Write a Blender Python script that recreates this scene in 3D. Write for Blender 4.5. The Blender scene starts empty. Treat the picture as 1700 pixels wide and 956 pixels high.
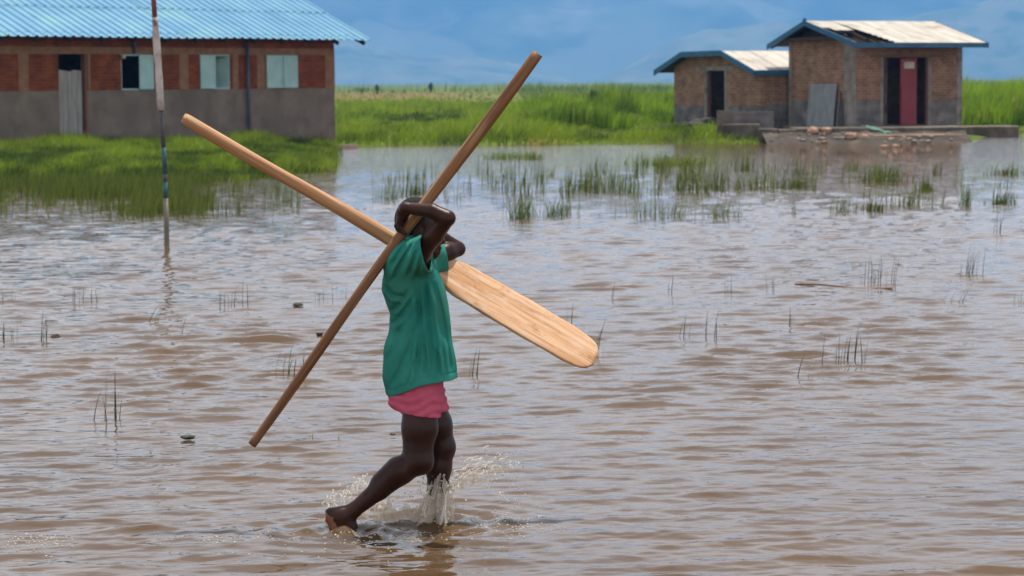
import bpy, bmesh, math, random
import numpy as np
from mathutils import Vector, Matrix, Euler

random.seed(7)
RNG = np.random.default_rng(11)
S = bpy.context.scene
COL = S.collection
R = math.radians

# ------------------------------------------------------------------ camera
F, CX, CY, HY, CAMH = 4014.0, 850.0, 478.0, 137.0, 1.62      # focal length in photo pixels, horizon row
PITCH, ROLL = math.atan((CY - HY) / F), R(0.5)
FWD = np.array([0, math.cos(PITCH), -math.sin(PITCH)])
UP0 = np.array([0, math.sin(PITCH), math.cos(PITCH)])
RT0 = np.array([1.0, 0, 0])
RT = math.cos(ROLL) * RT0 - math.sin(ROLL) * UP0
UP = math.sin(ROLL) * RT0 + math.cos(ROLL) * UP0
CPOS = np.array([0, 0, CAMH])
cd = bpy.data.cameras.new('camera')
cam = bpy.data.objects.new('camera', cd)
COL.objects.link(cam)
M = Matrix.Identity(4)
for i in range(3):
    M[i][0], M[i][1], M[i][2], M[i][3] = RT[i], UP[i], -FWD[i], CPOS[i]
cam.matrix_world = M
cd.sensor_width = 36.0
cd.lens = F / 1700.0 * 36.0
cd.clip_start, cd.clip_end = 0.1, 30000
BOYY = 8.85
cd.dof.use_dof = True
cd.dof.focus_distance = BOYY
cd.dof.aperture_fstop = 8.5
S.camera = cam

# ------------------------------------------------------------------ light
SUN = np.array([0.10, 0.22, 0.97]); SUN /= np.linalg.norm(SUN)
EL = math.asin(SUN[2]); AZ = math.atan2(SUN[0], SUN[1])
w = bpy.data.worlds.new('World'); S.world = w; w.use_nodes = True
nt = w.node_tree; nt.nodes.clear()
sky = nt.nodes.new('ShaderNodeTexSky'); sky.sky_type = 'NISHITA'; sky.sun_disc = False
sky.sun_elevation = EL; sky.sun_rotation = AZ; sky.air_density = 1.0; sky.dust_density = 2.5
tc = nt.nodes.new('ShaderNodeTexCoord')
mp = nt.nodes.new('ShaderNodeMapping'); mp.inputs['Scale'].default_value = (1.0, 1.0, 2.2)
nz = nt.nodes.new('ShaderNodeTexNoise'); nz.inputs['Scale'].default_value = 2.2; nz.inputs['Detail'].default_value = 6
nz.inputs['Roughness'].default_value = 0.55
rp = nt.nodes.new('ShaderNodeValToRGB')
rp.color_ramp.elements[0].position = 0.38; rp.color_ramp.elements[1].position = 0.60
mx = nt.nodes.new('ShaderNodeMix'); mx.data_type = 'RGBA'
mx.inputs[7].default_value = (14.5, 14.5, 14.6, 1)            # sunlit cloud
bg = nt.nodes.new('ShaderNodeBackground'); bg.inputs['Strength'].default_value = 0.097
wo = nt.nodes.new('ShaderNodeOutputWorld')
L = nt.links.new
L(tc.outputs['Generated'], mp.inputs['Vector']); L(mp.outputs[0], nz.inputs['Vector'])
L(nz.outputs['Fac'], rp.inputs['Fac'])
def wmath(op, a, b_=None):
    m_ = nt.nodes.new('ShaderNodeMath'); m_.operation = op
    for i_, v_ in enumerate((a, b_)):
        if v_ is None: continue
        if isinstance(v_, (int, float)): m_.inputs[i_].default_value = v_
        else: L(v_, m_.inputs[i_])
    return m_.outputs[0]
sxw = nt.nodes.new('ShaderNodeSeparateXYZ'); L(tc.outputs['Generated'], sxw.inputs[0])
thick = wmath('ADD', wmath('MULTIPLY', rp.outputs['Color'], 0.30), 0.075)
path = wmath('DIVIDE', thick, wmath('MAXIMUM', sxw.outputs[2], 0.06))
L(wmath('SUBTRACT', 1.0, wmath('EXPONENT', wmath('MULTIPLY', path, -1.0))), mx.inputs[0])
L(sky.outputs[0], mx.inputs[6]); L(mx.outputs[2], bg.inputs['Color']); L(bg.outputs[0], wo.inputs[0])
sl = bpy.data.lights.new('sun', 'SUN'); sl.energy = 5.0; sl.angle = R(0.53); sl.color = (1.0, 0.955, 0.89)
so = bpy.data.objects.new('sun', sl); COL.objects.link(so)
so.rotation_euler = Vector(SUN).to_track_quat('Z', 'Y').to_euler()
S.view_settings.view_transform = 'Standard'; S.view_settings.look = 'None'
S.view_settings.exposure = 0.15; S.view_settings.gamma = 1.0
cy = S.cycles
cy.max_bounces = 8; cy.diffuse_bounces = 3; cy.glossy_bounces = 3; cy.transmission_bounces = 8
cy.transparent_max_bounces = 8; cy.volume_bounces = 1
cy.sample_clamp_indirect = 6.0
cy.caustics_reflective = False; cy.caustics_refractive = False
cy.use_denoising = True

# ------------------------------------------------------------------ helpers
def ray(px, py):
    d = RT * ((px - CX) / F) + UP * ((CY - py) / F) + FWD
    return d
def at_z(px, py, z=0.0):
    d = ray(px, py); t = (z - CAMH) / d[2]
    return CPOS + d * t
def at_y(px, py, y):
    d = ray(px, py); t = y / d[1]
    return CPOS + d * t
def at_x_z(px, y, z):                      # the point at depth y and height z that the photo shows in column px
    x = 0.0
    for _ in range(6):
        p = np.array([x, y, z]) - CPOS
        q = CX + F * p.dot(RT) / p.dot(FWD)
        x += (px - q) * y / F
    return np.array([x, y, z])
def proj(P):
    p = np.asarray(P, float) - CPOS
    z = p @ FWD
    return CX + F * (p @ RT) / z, CY - F * (p @ UP) / z

def hash2(ix, iy, seed):
    n = (ix.astype(np.int64) * 374761393 + iy.astype(np.int64) * 668265263 + seed * 974711) & 0x7fffffff
    n = (n ^ (n >> 13)) * 1274126177 & 0x7fffffff
    return ((n ^ (n >> 16)) & 0xffff) / 65535.0
def vnoise(x, y, seed=0):
    x = np.asarray(x, float); y = np.asarray(y, float)
    ix, iy = np.floor(x), np.floor(y); fx, fy = x - ix, y - iy
    ux, uy = fx * fx * (3 - 2 * fx), fy * fy * (3 - 2 * fy)
    a, b = hash2(ix, iy, seed), hash2(ix + 1, iy, seed)
    c, d = hash2(ix, iy + 1, seed), hash2(ix + 1, iy + 1, seed)
    return (a * (1 - ux) + b * ux) * (1 - uy) + (c * (1 - ux) + d * ux) * uy
def fbm(x, y, oct=4, seed=0):
    s = 0; a = 0.5; f = 1.0
    for k in range(oct):
        s = s + a * vnoise(np.asarray(x) * f + 17.3 * k, np.asarray(y) * f - 9.1 * k, seed + k); a *= 0.5; f *= 2.03
    return s

def np_mesh(name, V, faces_flat, sizes, smooth=False):
    me = bpy.data.meshes.new(name)
    V = np.ascontiguousarray(V, dtype=np.float32); fl = np.ascontiguousarray(faces_flat, dtype=np.int32).ravel()
    me.vertices.add(len(V)); me.vertices.foreach_set('co', V.ravel())
    me.loops.add(len(fl)); me.loops.foreach_set('vertex_index', fl)
    sizes = np.asarray(sizes, dtype=np.int32)
    st = np.concatenate([[0], np.cumsum(sizes)[:-1]]).astype(np.int32)
    me.polygons.add(len(sizes)); me.polygons.foreach_set('loop_start', st); me.polygons.foreach_set('loop_total', sizes)
    if smooth: me.polygons.foreach_set('use_smooth', np.ones(len(sizes), dtype=bool))
    me.update(calc_edges=True)
    return me
def link(name, me, mat=None, parent=None):
    o = bpy.data.objects.new(name, me); COL.objects.link(o)
    if mat: me.materials.append(mat)
    if parent: o.parent = parent
    return o
def tag(o, label=None, cat=None, group=None, kind=None):
    if label: o['label'] = label
    if cat: o['category'] = cat
    if group: o['group'] = group
    if kind: o['kind'] = kind
    return o
def empty(name, loc, rz=0.0):
    o = bpy.data.objects.new(name, None); COL.objects.link(o)
    o.location = tuple(loc); o.rotation_euler = (0, 0, rz); o.empty_display_size = 0.2
    return o

class MB:
    def __init__(s): s.v = []; s.f = []
    def add(s, vs, fs):
        n = len(s.v); s.v += [tuple(map(float, p)) for p in vs]; s.f += [tuple(i + n for i in f) for f in fs]; return s
    def box(s, x0, x1, y0, y1, z0, z1):
        return s.add([(x0,y0,z0),(x1,y0,z0),(x1,y1,z0),(x0,y1,z0),(x0,y0,z1),(x1,y0,z1),(x1,y1,z1),(x0,y1,z1)],
                     [(0,3,2,1),(4,5,6,7),(0,1,5,4),(1,2,6,5),(2,3,7,6),(3,0,4,7)])
    def beam(s, a, b, w_, h_, up=(0, 0, 1)):
        a = np.array(a, float); b = np.array(b, float); d = b - a; d /= np.linalg.norm(d)
        sd = np.cross(d, up); sd /= np.linalg.norm(sd); u = np.cross(sd, d)
        vs = [p + sd * i * w_ / 2 + u * j * h_ / 2 for p in (a, b) for i, j in ((-1,-1),(1,-1),(1,1),(-1,1))]
        return s.add(vs, [(0,1,2,3),(7,6,5,4),(0,4,5,1),(1,5,6,2),(2,6,7,3),(3,7,4,0)])
    def tube(s, pts, rad, n=10, cap=True, squash=None):
        pts = [np.array(p, float) for p in pts]; m = len(pts)
        if not hasattr(rad, '__len__'): rad = [rad] * m
        rings = []
        ref = None
        for i in range(m):
            d = pts[min(i + 1, m - 1)] - pts[max(i - 1, 0)]; d /= max(np.linalg.norm(d), 1e-9)
            if ref is None:
                ref = np.array([0, 1.0, 0]) if abs(d[1]) < 0.8 else np.array([1.0, 0, 0])
            u = np.cross(d, ref); u /= np.linalg.norm(u); v = np.cross(d, u)
            rings.append([pts[i] + rad[i] * (math.cos(2*math.pi*k/n) * u + math.sin(2*math.pi*k/n) * v) for k in range(n)])
        return s.loft(rings, cap)
    def loft(s, rings, cap=True, closed=True):
        m, n = len(rings), len(rings[0]); vs = [p for r in rings for p in r]; fs = []
        for i in range(m - 1):
            for k in range(n if closed else n - 1):
                k2 = (k + 1) % n
                fs.append((i*n + k, i*n + k2, (i+1)*n + k2, (i+1)*n + k))
        if cap:
            fs.append(tuple(reversed(range(n)))); fs.append(tuple((m-1)*n + k for k in range(n)))
        return s.add(vs, fs)
    def obj(s, name, mat, parent=None, smooth=False, bevel=0.0, fix=True):
        me = bpy.data.meshes.new(name); me.from_pydata(s.v, [], s.f)
        if fix or bevel:
            bm = bmesh.new(); bm.from_mesh(me)
            if bevel:
                bmesh.ops.bevel(bm, geom=list(bm.edges), offset=bevel, segments=1, affect='EDGES', clamp_overlap=True)
            bmesh.ops.recalc_face_normals(bm, faces=bm.faces); bm.to_mesh(me); bm.free()
        if smooth: me.polygons.foreach_set('use_smooth', [True] * len(me.polygons))
        me.update()
        return link(name, me, mat, parent)

# ------------------------------------------------------------------ materials
def new_mat(name):
    m = bpy.data.materials.new(name); m.use_nodes = True
    n = m.node_tree; b = n.nodes['Principled BSDF']
    return m, n, b
def mat(name, c1, c2=None, scale=4.0, rough=0.7, bump=0.0, bscale=None, stretch=(1, 1, 1), spec=0.4, lo=0.35, hi=0.65, detail=5, c3=None, s3=1.2, grain=False):
    m, n, b = new_mat(name)
    b.inputs['Roughness'].default_value = rough
    b.inputs['Specular IOR Level'].default_value = spec
    c2 = c2 or tuple(min(1, v * 1.35) for v in c1)
    tc = n.nodes.new('ShaderNodeTexCoord'); mp = n.nodes.new('ShaderNodeMapping'); mp.inputs['Scale'].default_value = stretch
    nz = n.nodes.new('ShaderNodeTexNoise'); nz.inputs['Scale'].default_value = scale; nz.inputs['Detail'].default_value = detail
    rp = n.nodes.new('ShaderNodeValToRGB'); e = rp.color_ramp.elements
    e[0].position, e[1].position = lo, hi; e[0].color = (*c1, 1); e[1].color = (*c2, 1)
    k = n.links.new
    k(tc.outputs['Object'], mp.inputs[0]); k(mp.outputs[0], nz.inputs['Vector']); k(nz.outputs['Fac'], rp.inputs[0])
    out = rp.outputs[0]
    if c3:
        n3 = n.nodes.new('ShaderNodeTexNoise'); n3.inputs['Scale'].default_value = s3; n3.inputs['Detail'].default_value = 7
        r3 = n.nodes.new('ShaderNodeValToRGB'); r3.color_ramp.elements[0].position = 0.52; r3.color_ramp.elements[1].position = 0.68
        mx = n.nodes.new('ShaderNodeMix'); mx.data_type = 'RGBA'; mx.inputs[7].default_value = (*c3, 1)
        k((mp if grain else tc).outputs[0 if grain else 'Object'], n3.inputs['Vector']); k(n3.outputs['Fac'], r3.inputs[0]); k(r3.outputs[0], mx.inputs[0])
        k(out, mx.inputs[6]); out = mx.outputs[2]
    k(out, b.inputs['Base Color'])
    if bump:
        nb = n.nodes.new('ShaderNodeTexNoise'); nb.inputs['Scale'].default_value = bscale or scale * 4; nb.inputs['Detail'].default_value = 4
        bp = n.nodes.new('ShaderNodeBump'); bp.inputs['Strength'].default_value = 1.0; bp.inputs['Distance'].default_value = bump
        k(mp.outputs[0], nb.inputs['Vector']); k(nb.outputs['Fac'], bp.inputs['Height']); k(bp.outputs[0], b.inputs['Normal'])
    return m
def brick_mat(name, c1, c2, mortar, bw=0.23, bh=0.075, stain=None):
    m, n, b = new_mat(name); k = n.links.new
    b.inputs['Roughness'].default_value = 0.9; b.inputs['Specular IOR Level'].default_value = 0.2
    tc = n.nodes.new('ShaderNodeTexCoord'); sx = n.nodes.new('ShaderNodeSeparateXYZ'); cx = n.nodes.new('ShaderNodeCombineXYZ')
    ad = n.nodes.new('ShaderNodeMath'); ad.operation = 'ADD'
    k(tc.outputs['Object'], sx.inputs[0]); k(sx.outputs[0], ad.inputs[0]); k(sx.outputs[1], ad.inputs[1]); k(ad.outputs[0], cx.inputs[0]); k(sx.outputs[2], cx.inputs[1])
    bt = n.nodes.new('ShaderNodeTexBrick'); bt.inputs['Scale'].default_value = 1.0
    bt.inputs['Brick Width'].default_value = bw; bt.inputs['Row Height'].default_value = bh; bt.inputs['Mortar Size'].default_value = 0.011
    bt.inputs['Color1'].default_value = (*c1, 1); bt.inputs['Color2'].default_value = (*c2, 1); bt.inputs['Mortar'].default_value = (*mortar, 1)
    k(cx.outputs[0], bt.inputs['Vector'])
    nz = n.nodes.new('ShaderNodeTexNoise'); nz.inputs['Scale'].default_value = 3.0; nz.inputs['Detail'].default_value = 6
    k(tc.outputs['Object'], nz.inputs['Vector'])
    rp = n.nodes.new('ShaderNodeValToRGB'); rp.color_ramp.elements[0].position = 0.3; rp.color_ramp.elements[1].position = 0.7
    rp.color_ramp.elements[0].color = (0.62, 0.6, 0.58, 1); rp.color_ramp.elements[1].color = (1.15, 1.1, 1.05, 1)
    k(nz.outputs['Fac'], rp.inputs[0])
    mx = n.nodes.new('ShaderNodeMix'); mx.data_type = 'RGBA'; mx.blend_type = 'MULTIPLY'; mx.inputs[0].default_value = 1.0
    k(bt.outputs['Color'], mx.inputs[6]); k(rp.outputs[0], mx.inputs[7])
    out = mx.outputs[2]
    if stain:                                       # tide mark: z0..z1 wet-stained band with a ragged edge
        z0, z1, col = stain
        n2 = n.nodes.new('ShaderNodeMath'); n2.operation = 'MULTIPLY_ADD'; n2.inputs[1].default_value = 0.22
        k(nz.outputs['Fac'], n2.inputs[0]); k(sx.outputs[2], n2.inputs[2])
        mr = n.nodes.new('ShaderNodeMapRange'); mr.inputs[1].default_value = z0 + 0.11; mr.inputs[2].default_value = z1 + 0.11
        mr.inputs[3].default_value = 0.85; mr.inputs[4].default_value = 0.0
        k(n2.outputs[0], mr.inputs[0])
        m2 = n.nodes.new('ShaderNodeMix'); m2.data_type = 'RGBA'; m2.inputs[7].default_value = (*col, 1)
        k(mr.outputs[0], m2.inputs[0]); k(out, m2.inputs[6]); out = m2.outputs[2]
    k(out, b.inputs['Base Color'])
    bp = n.nodes.new('ShaderNodeBump'); bp.inputs['Distance'].default_value = 0.01; bp.invert = True
    k(bt.outputs['Fac'], bp.inputs['Height']); k(bp.outputs[0], b.inputs['Normal'])
    return m
def leaf_mat(name, ca, cb, trans=0.35, cdry=None):
    m, n, b = new_mat(name); k = n.links.new
    at = n.nodes.new('ShaderNodeAttribute'); at.attribute_name = 'tint'
    rp = n.nodes.new('ShaderNodeValToRGB'); e = rp.color_ramp.elements
    e[0].color = (*ca, 1); e[1].color = (*cb, 1)
    if cdry:
        x = e.new(0.93); x.color = (*cb, 1); e[2].position = 1.0; e[2].color = (*cdry, 1)
    k(at.outputs['Fac'], rp.inputs[0])
    b.inputs['Roughness'].default_value = 0.5; b.inputs['Specular IOR Level'].default_value = 0.3
    k(rp.outputs[0], b.inputs['Base Color'])
    tr = n.nodes.new('ShaderNodeBsdfTranslucent'); k(rp.outputs[0], tr.inputs[0])
    ms = n.nodes.new('ShaderNodeMixShader'); ms.inputs[0].default_value = trans
    o = n.nodes['Material Output']
    k(b.outputs[0], ms.inputs[1]); k(tr.outputs[0], ms.inputs[2]); k(ms.outputs[0], o.inputs[0])
    return m

# ------------------------------------------------------------------ terrain shape
_sh = [at_z(*p)[:2] for p in ((-60, 303), (60, 305), (200, 304), (330, 299), (410, 296), (470, 290), (515, 281), (522, 268), (546, 257), (550, 249), (561, 244),
                              (640, 242), (760, 240.5), (900, 240), (1050, 238.5), (1180, 237.5), (1245, 238), (1275, 236), (1610, 234), (1632, 226), (1720, 222.5))]
_l = _sh[0]; _r = _sh[-1]
LAND = np.array([(-90, 30), (-40, 38), (_l[0] - 6, _l[1] - 0.5)] + [tuple(p) for p in _sh] + [(_r[0] + 8, _r[1] + 2), (60, 80), (400, 120), (6800, 300), (6800, 9900), (-6800, 9900), (-6800, 200), (-300, 30)])
def land_sd(x, y):
    x = np.asarray(x, float); y = np.asarray(y, float)
    ins = np.zeros(x.shape, bool); d = np.full(x.shape, 1e9); n = len(LAND)
    for i in range(n):
        a, b = LAND[i], LAND[(i + 1) % n]
        c = ((a[1] > y) != (b[1] > y)) & (x < (b[0] - a[0]) * (y - a[1]) / ((b[1] - a[1]) if b[1] != a[1] else 1e-9) + a[0])
        ins ^= c
        ab = b - a; t = np.clip(((x - a[0]) * ab[0] + (y - a[1]) * ab[1]) / (ab @ ab), 0, 1)
        d = np.minimum(d, np.hypot(x - a[0] - t * ab[0], y - a[1] - t * ab[1]))
    return np.where(ins, d, -d)
def ground_h(x, y):
    s = land_sd(x, y) + (fbm(np.asarray(x) * 0.9, np.asarray(y) * 0.9, 3, 3) - 0.45) * 0.8
    h = np.where(s > 0, 0.17 * (1 - np.exp(-np.maximum(s, 0) / 0.9)) + 0.13 * (1 - np.exp(-np.maximum(s, 0) / 14)), -0.4 * (1 - np.exp(np.minimum(s, 0) / 2.5)))
    return h + np.where(s > 0, (fbm(np.asarray(x) * 0.5, np.asarray(y) * 0.5, 3, 8) - 0.45) * 0.1 * np.clip(s, 0, 1), 0)

def grid_mesh(name, X, Y, Z, smooth=True):
    r, c = X.shape
    V = np.stack([X, Y, Z], -1).reshape(-1, 3)
    i = np.arange(r * c).reshape(r, c)
    q = np.stack([i[:-1, :-1], i[:-1, 1:], i[1:, 1:], i[1:, :-1]], -1).reshape(-1, 4)
    return np_mesh(name, V, q, np.full(len(q), 4), smooth)

# ground sheet
ys = np.concatenate([np.linspace(-60, 34, 24), np.linspace(34.5, 75, 150), np.geomspace(75.5, 9800, 110)])
us = np.concatenate([-np.geomspace(6, 0.36, 14), np.linspace(-0.33, 0.33, 160), np.geomspace(0.36, 6, 14)])
Yg, Ug = np.meshgrid(ys, us, indexing='ij')
Xg = np.clip(Ug * (np.abs(Yg) + 4), -6700, 6700)
Zg = ground_h(Xg, Yg)
gm, n, b = new_mat('marsh_ground'); k = n.links.new
b.inputs['Roughness'].default_value = 0.95; b.inputs['Specular IOR Level'].default_value = 0.1
tcn = n.nodes.new('ShaderNodeTexCoord')
n1 = n.nodes.new('ShaderNodeTexNoise'); n1.inputs['Scale'].default_value = 0.35; n1.inputs['Detail'].default_value = 8
mpn = n.nodes.new('ShaderNodeMapping'); mpn.inputs['Scale'].default_value = (1, 0.35, 1)
r1 = n.nodes.new('ShaderNodeValToRGB'); e = r1.color_ramp.elements
e[0].position = 0.34; e[0].color = (0.055, 0.070, 0.012, 1); e[1].position = 0.60; e[1].color = (0.11, 0.16, 0.016, 1)
x = e.new(0.70); x.color = (0.16, 0.11, 0.035, 1)
k(tcn.outputs['Object'], mpn.inputs[0]); k(mpn.outputs[0], n1.inputs['Vector']); k(n1.outputs['Fac'], r1.inputs[0])
# trodden bare strip of reddish earth across the far meadow
sxn = n.nodes.new('ShaderNodeSeparateXYZ'); k(tcn.outputs['Object'], sxn.inputs[0])
def rng_node(sock, a, b_, lo, hi):
    m_ = n.nodes.new('ShaderNodeMapRange'); m_.interpolation_type = 'SMOOTHSTEP'
    m_.inputs[1].default_value, m_.inputs[2].default_value, m_.inputs[3].default_value, m_.inputs[4].default_value = a, b_, lo, hi
    k(sock, m_.inputs[0]); return m_.outputs[0]
def mul(a, b_):
    m_ = n.nodes.new('ShaderNodeMath'); m_.operation = 'MULTIPLY'; k(a, m_.inputs[0])
    if hasattr(b_, 'default_value'): k(b_, m_.inputs[1])
    else: m_.inputs[1].default_value = b_
    return m_.outputs[0]
strip = mul(mul(rng_node(sxn.outputs[1], 150, 190, 0, 1), rng_node(sxn.outputs[1], 300, 400, 1, 0)), rng_node(sxn.outputs[0], -14, 0, 1, 0.25))
strip = mul(strip, rng_node(n1.outputs['Fac'], 0.3, 0.6, 0.55, .8))
mxg = n.nodes.new('ShaderNodeMix'); mxg.data_type = 'RGBA'; mxg.inputs[7].default_value = (0.21, 0.115, 0.05, 1)
k(strip, mxg.inputs[0]); k(r1.outputs[0], mxg.inputs[6]); k(mxg.outputs[2], b.inputs['Base Color'])
o = link('ground', grid_mesh('ground', Xg, Yg, Zg), gm); tag(o, kind='structure')

# ------------------------------------------------------------------ water
FEET = [at_z(566, 884)[:2], at_z(728, 864)[:2]]
WAVES = []
for i in range(110):
    lam = 0.048 * (0.42 / 0.048) ** RNG.random()
    th = RNG.normal(math.pi / 2 + 0.10, 0.29 + 0.28 * (lam < .12))
    WAVES.append((2 * math.pi / lam * math.cos(th), 2 * math.pi / lam * math.sin(th), RNG.random() * 6.283, 0.00058 * (lam / 0.2) ** 0.95 * (0.62 if lam < .11 else 1.0)))
def water_h(x, y, res=0.0):
    h = np.zeros_like(x)
    for kx, ky, ph, a in WAVES:
        kk = math.hypot(kx, ky)
        att = np.clip(1.6 - res * abs(ky) / 3.2, 0, 1) if not np.isscalar(res) else 1.0
        h += a * att * np.sin(kx * x + ky * y + ph)
    env = 0.12 + 1.75 * fbm(x * 0.5, y * 0.28, 3, 21)
    h = h * env
    h = h + 0.7 * np.maximum(h, 0) * np.clip(h / 0.010, 0, 1)      # peaked crests
    for (fx, fy), a0, ph in ((FEET[0], 0.011, 0.4), (FEET[1], 0.016, 2.0)):
        d = np.hypot(x - fx, (y - fy) * 1.1)
        h += a0 * np.exp(-d / 0.22) * np.sin(d * 2 * math.pi / 0.13 + ph) * (0.6 + fbm(x * 7, y * 7, 2, 5))
        h += 0.012 * np.exp(-(d / 0.20) ** 2) * (fbm(x * 16, y * 13, 3, 9) - 0.4) * 2
    # turbulent wake the walker leaves behind
    wk = np.exp(-((y - FEET[0][1] + 0.02) / 0.10) ** 2) * np.clip((FEET[1][0] + 0.35 - x) / 0.3, 0, 1) * np.exp(np.minimum(x - FEET[0][0], 0) / 0.55)
    h += wk * (fbm(x * 14, y * 11, 3, 31) - 0.45) * 0.042
    return h
rows = [-60, -30, -10, 0, 3, 5, 6]
yv = 6.6
while yv < 82:
    rows.append(yv)
    pix = yv * yv / (F * 1024 / 1700 * CAMH)
    yv += min(max(0.55 * pix, 0.008), 0.045 if yv < 20 else 0.045 * (yv / 20) ** 2)
rows += [90, 110]
yw = np.array(rows)
uw = np.concatenate([-np.array([40, 12, 4, 1.5, 0.8, 0.5, 0.36]), np.linspace(-0.28, 0.28, 560), np.array([0.36, 0.5, 0.8, 1.5, 4, 12, 40])])
Yw, Uw = np.meshgrid(yw, uw, indexing='ij')
Xw = np.clip(Uw * (np.abs(Yw) + 1.0), -400, 400)
res = np.maximum(np.gradient(yw), 0.008)[:, None] * np.ones_like(Xw)
Hw = water_h(Xw, Yw, res)
Hw[np.abs(Uw) > 0.33] *= 0.3; Hw[Yw < 6.3] *= 0.0
wm, n, b = new_mat('muddy_water'); k = n.links.new
b.inputs['IOR'].default_value = 1.333; b.inputs['Roughness'].default_value = 0.025
b.inputs['Specular IOR Level'].default_value = 0.5
tcn = n.nodes.new('ShaderNodeTexCoord')
nc = n.nodes.new('ShaderNodeTexNoise'); nc.inputs['Scale'].default_value = 0.7; nc.inputs['Detail'].default_value = 4
k(tcn.outputs['Object'], nc.inputs['Vector'])
rc = n.nodes.new('ShaderNodeValToRGB'); rc.color_ramp.elements[0].position = 0.3; rc.color_ramp.elements[1].position = 0.7
rc.color_ramp.elements[0].color = (0.074, 0.043, 0.020, 1); rc.color_ramp.elements[1].color = (0.100, 0.059, 0.027, 1)
k(nc.outputs['Fac'], rc.inputs[0]); k(rc.outputs[0], b.inputs['Base Color'])
mpw = n.nodes.new('ShaderNodeMapping'); mpw.inputs['Scale'].default_value = (0.42, 1.0, 1.0); mpw.inputs['Rotation'].default_value = (0, 0, 0.1)
k(tcn.outputs['Object'], mpw.inputs[0])
nb = n.nodes.new('ShaderNodeTexNoise'); nb.inputs['Scale'].default_value = 14.0; nb.inputs['Detail'].default_value = 2.0; nb.inputs['Roughness'].default_value = 0.5
nb2 = n.nodes.new('ShaderNodeTexNoise'); nb2.inputs['Scale'].default_value = 6.5; nb2.inputs['Detail'].default_value = 2.0
k(mpw.outputs[0], nb.inputs['Vector']); k(mpw.outputs[0], nb2.inputs['Vector'])
b1 = n.nodes.new('ShaderNodeBump'); b1.inputs['Distance'].default_value = 0.0040; b1.inputs['Strength'].default_value = 1
b2 = n.nodes.new('ShaderNodeBump'); b2.inputs['Distance'].default_value = 0.022; b2.inputs['Strength'].default_value = 1
k(nb2.outputs['Fac'], b2.inputs['Height']); k(nb.outputs['Fac'], b1.inputs['Height']); k(b2.outputs[0], b1.inputs['Normal'])
sw_ = n.nodes.new('ShaderNodeSeparateXYZ'); k(tcn.outputs['Object'], sw_.inputs[0])
mw_ = n.nodes.new('ShaderNodeMapRange'); mw_.inputs[1].default_value = 11; mw_.inputs[2].default_value = 34; mw_.inputs[3].default_value = .25; mw_.inputs[4].default_value = 1.0
k(sw_.outputs[1], mw_.inputs[0]); k(mw_.outputs[0], b2.inputs['Strength'])
k(b1.outputs[0], b.inputs['Normal'])
o = link('water', grid_mesh('water', Xw, Yw, Hw), wm); tag(o, kind='structure')

# ------------------------------------------------------------------ mountains
ym = np.concatenate([np.linspace(4700, 5200, 12), np.linspace(5220, 6300, 120), np.linspace(6330, 7000, 10)]); xm = np.linspace(-5200, 5200, 620)
Ym, Xm = np.meshgrid(ym, xm, indexing='ij')
spur = 430 * (1 - np.abs(2 * fbm(Xm / 520 + 3.3, Xm * 0 + .4, 3, 40) - .95)) + 120 * fbm(Xm / 130, Ym / 400, 4, 46)
front = 5960 - spur
t = np.clip((Ym - front) / 520, 0, 1.4)
Zm = 205 * t ** 1.15 + 26 * t * (fbm(Xm / 160, Ym / 160, 4, 52) - .45) - 3
Zm = np.where(Ym > 6100, np.maximum(Zm, 226 + 12 * fbm(Xm / 900, Ym / 900, 3, 4)), Zm)
Zm = np.where(Ym < 5000, -3 + 0 * Zm, np.minimum(Zm, 249))
mm = mat('forest_and_sunlit_fields', (0.015, 0.032, 0.014), (0.13, 0.15, 0.07), scale=0.0045, rough=1.0, spec=0.0, lo=0.42, hi=0.62, c3=(0.30, 0.27, 0.20), s3=0.004)
n = mm.node_tree; k = n.links.new
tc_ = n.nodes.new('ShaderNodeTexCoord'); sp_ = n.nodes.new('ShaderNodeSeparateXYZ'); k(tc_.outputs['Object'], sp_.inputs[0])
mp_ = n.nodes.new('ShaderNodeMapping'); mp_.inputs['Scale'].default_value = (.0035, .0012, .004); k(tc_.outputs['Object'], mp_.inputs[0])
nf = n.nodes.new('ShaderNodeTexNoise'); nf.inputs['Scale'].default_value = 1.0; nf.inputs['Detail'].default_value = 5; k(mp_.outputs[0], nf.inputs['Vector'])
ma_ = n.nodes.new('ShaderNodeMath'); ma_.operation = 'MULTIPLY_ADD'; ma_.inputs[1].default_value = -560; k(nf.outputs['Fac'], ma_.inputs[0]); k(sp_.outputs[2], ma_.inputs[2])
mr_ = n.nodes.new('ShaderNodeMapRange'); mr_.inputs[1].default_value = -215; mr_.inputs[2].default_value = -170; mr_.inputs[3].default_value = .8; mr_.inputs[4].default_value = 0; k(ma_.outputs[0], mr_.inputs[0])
mxm = n.nodes.new('ShaderNodeMix'); mxm.data_type = 'RGBA'; mxm.inputs[7].default_value = (0.20, 0.20, 0.11, 1)  # low fields painted lighter, as if sunlit below the cloud-shadowed forest
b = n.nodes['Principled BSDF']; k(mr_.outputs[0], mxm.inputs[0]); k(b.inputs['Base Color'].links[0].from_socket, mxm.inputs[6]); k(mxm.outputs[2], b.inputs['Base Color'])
o = link('mountains', grid_mesh('mountains', Xm, Ym, Zm), mm); tag(o, kind='structure')

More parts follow.
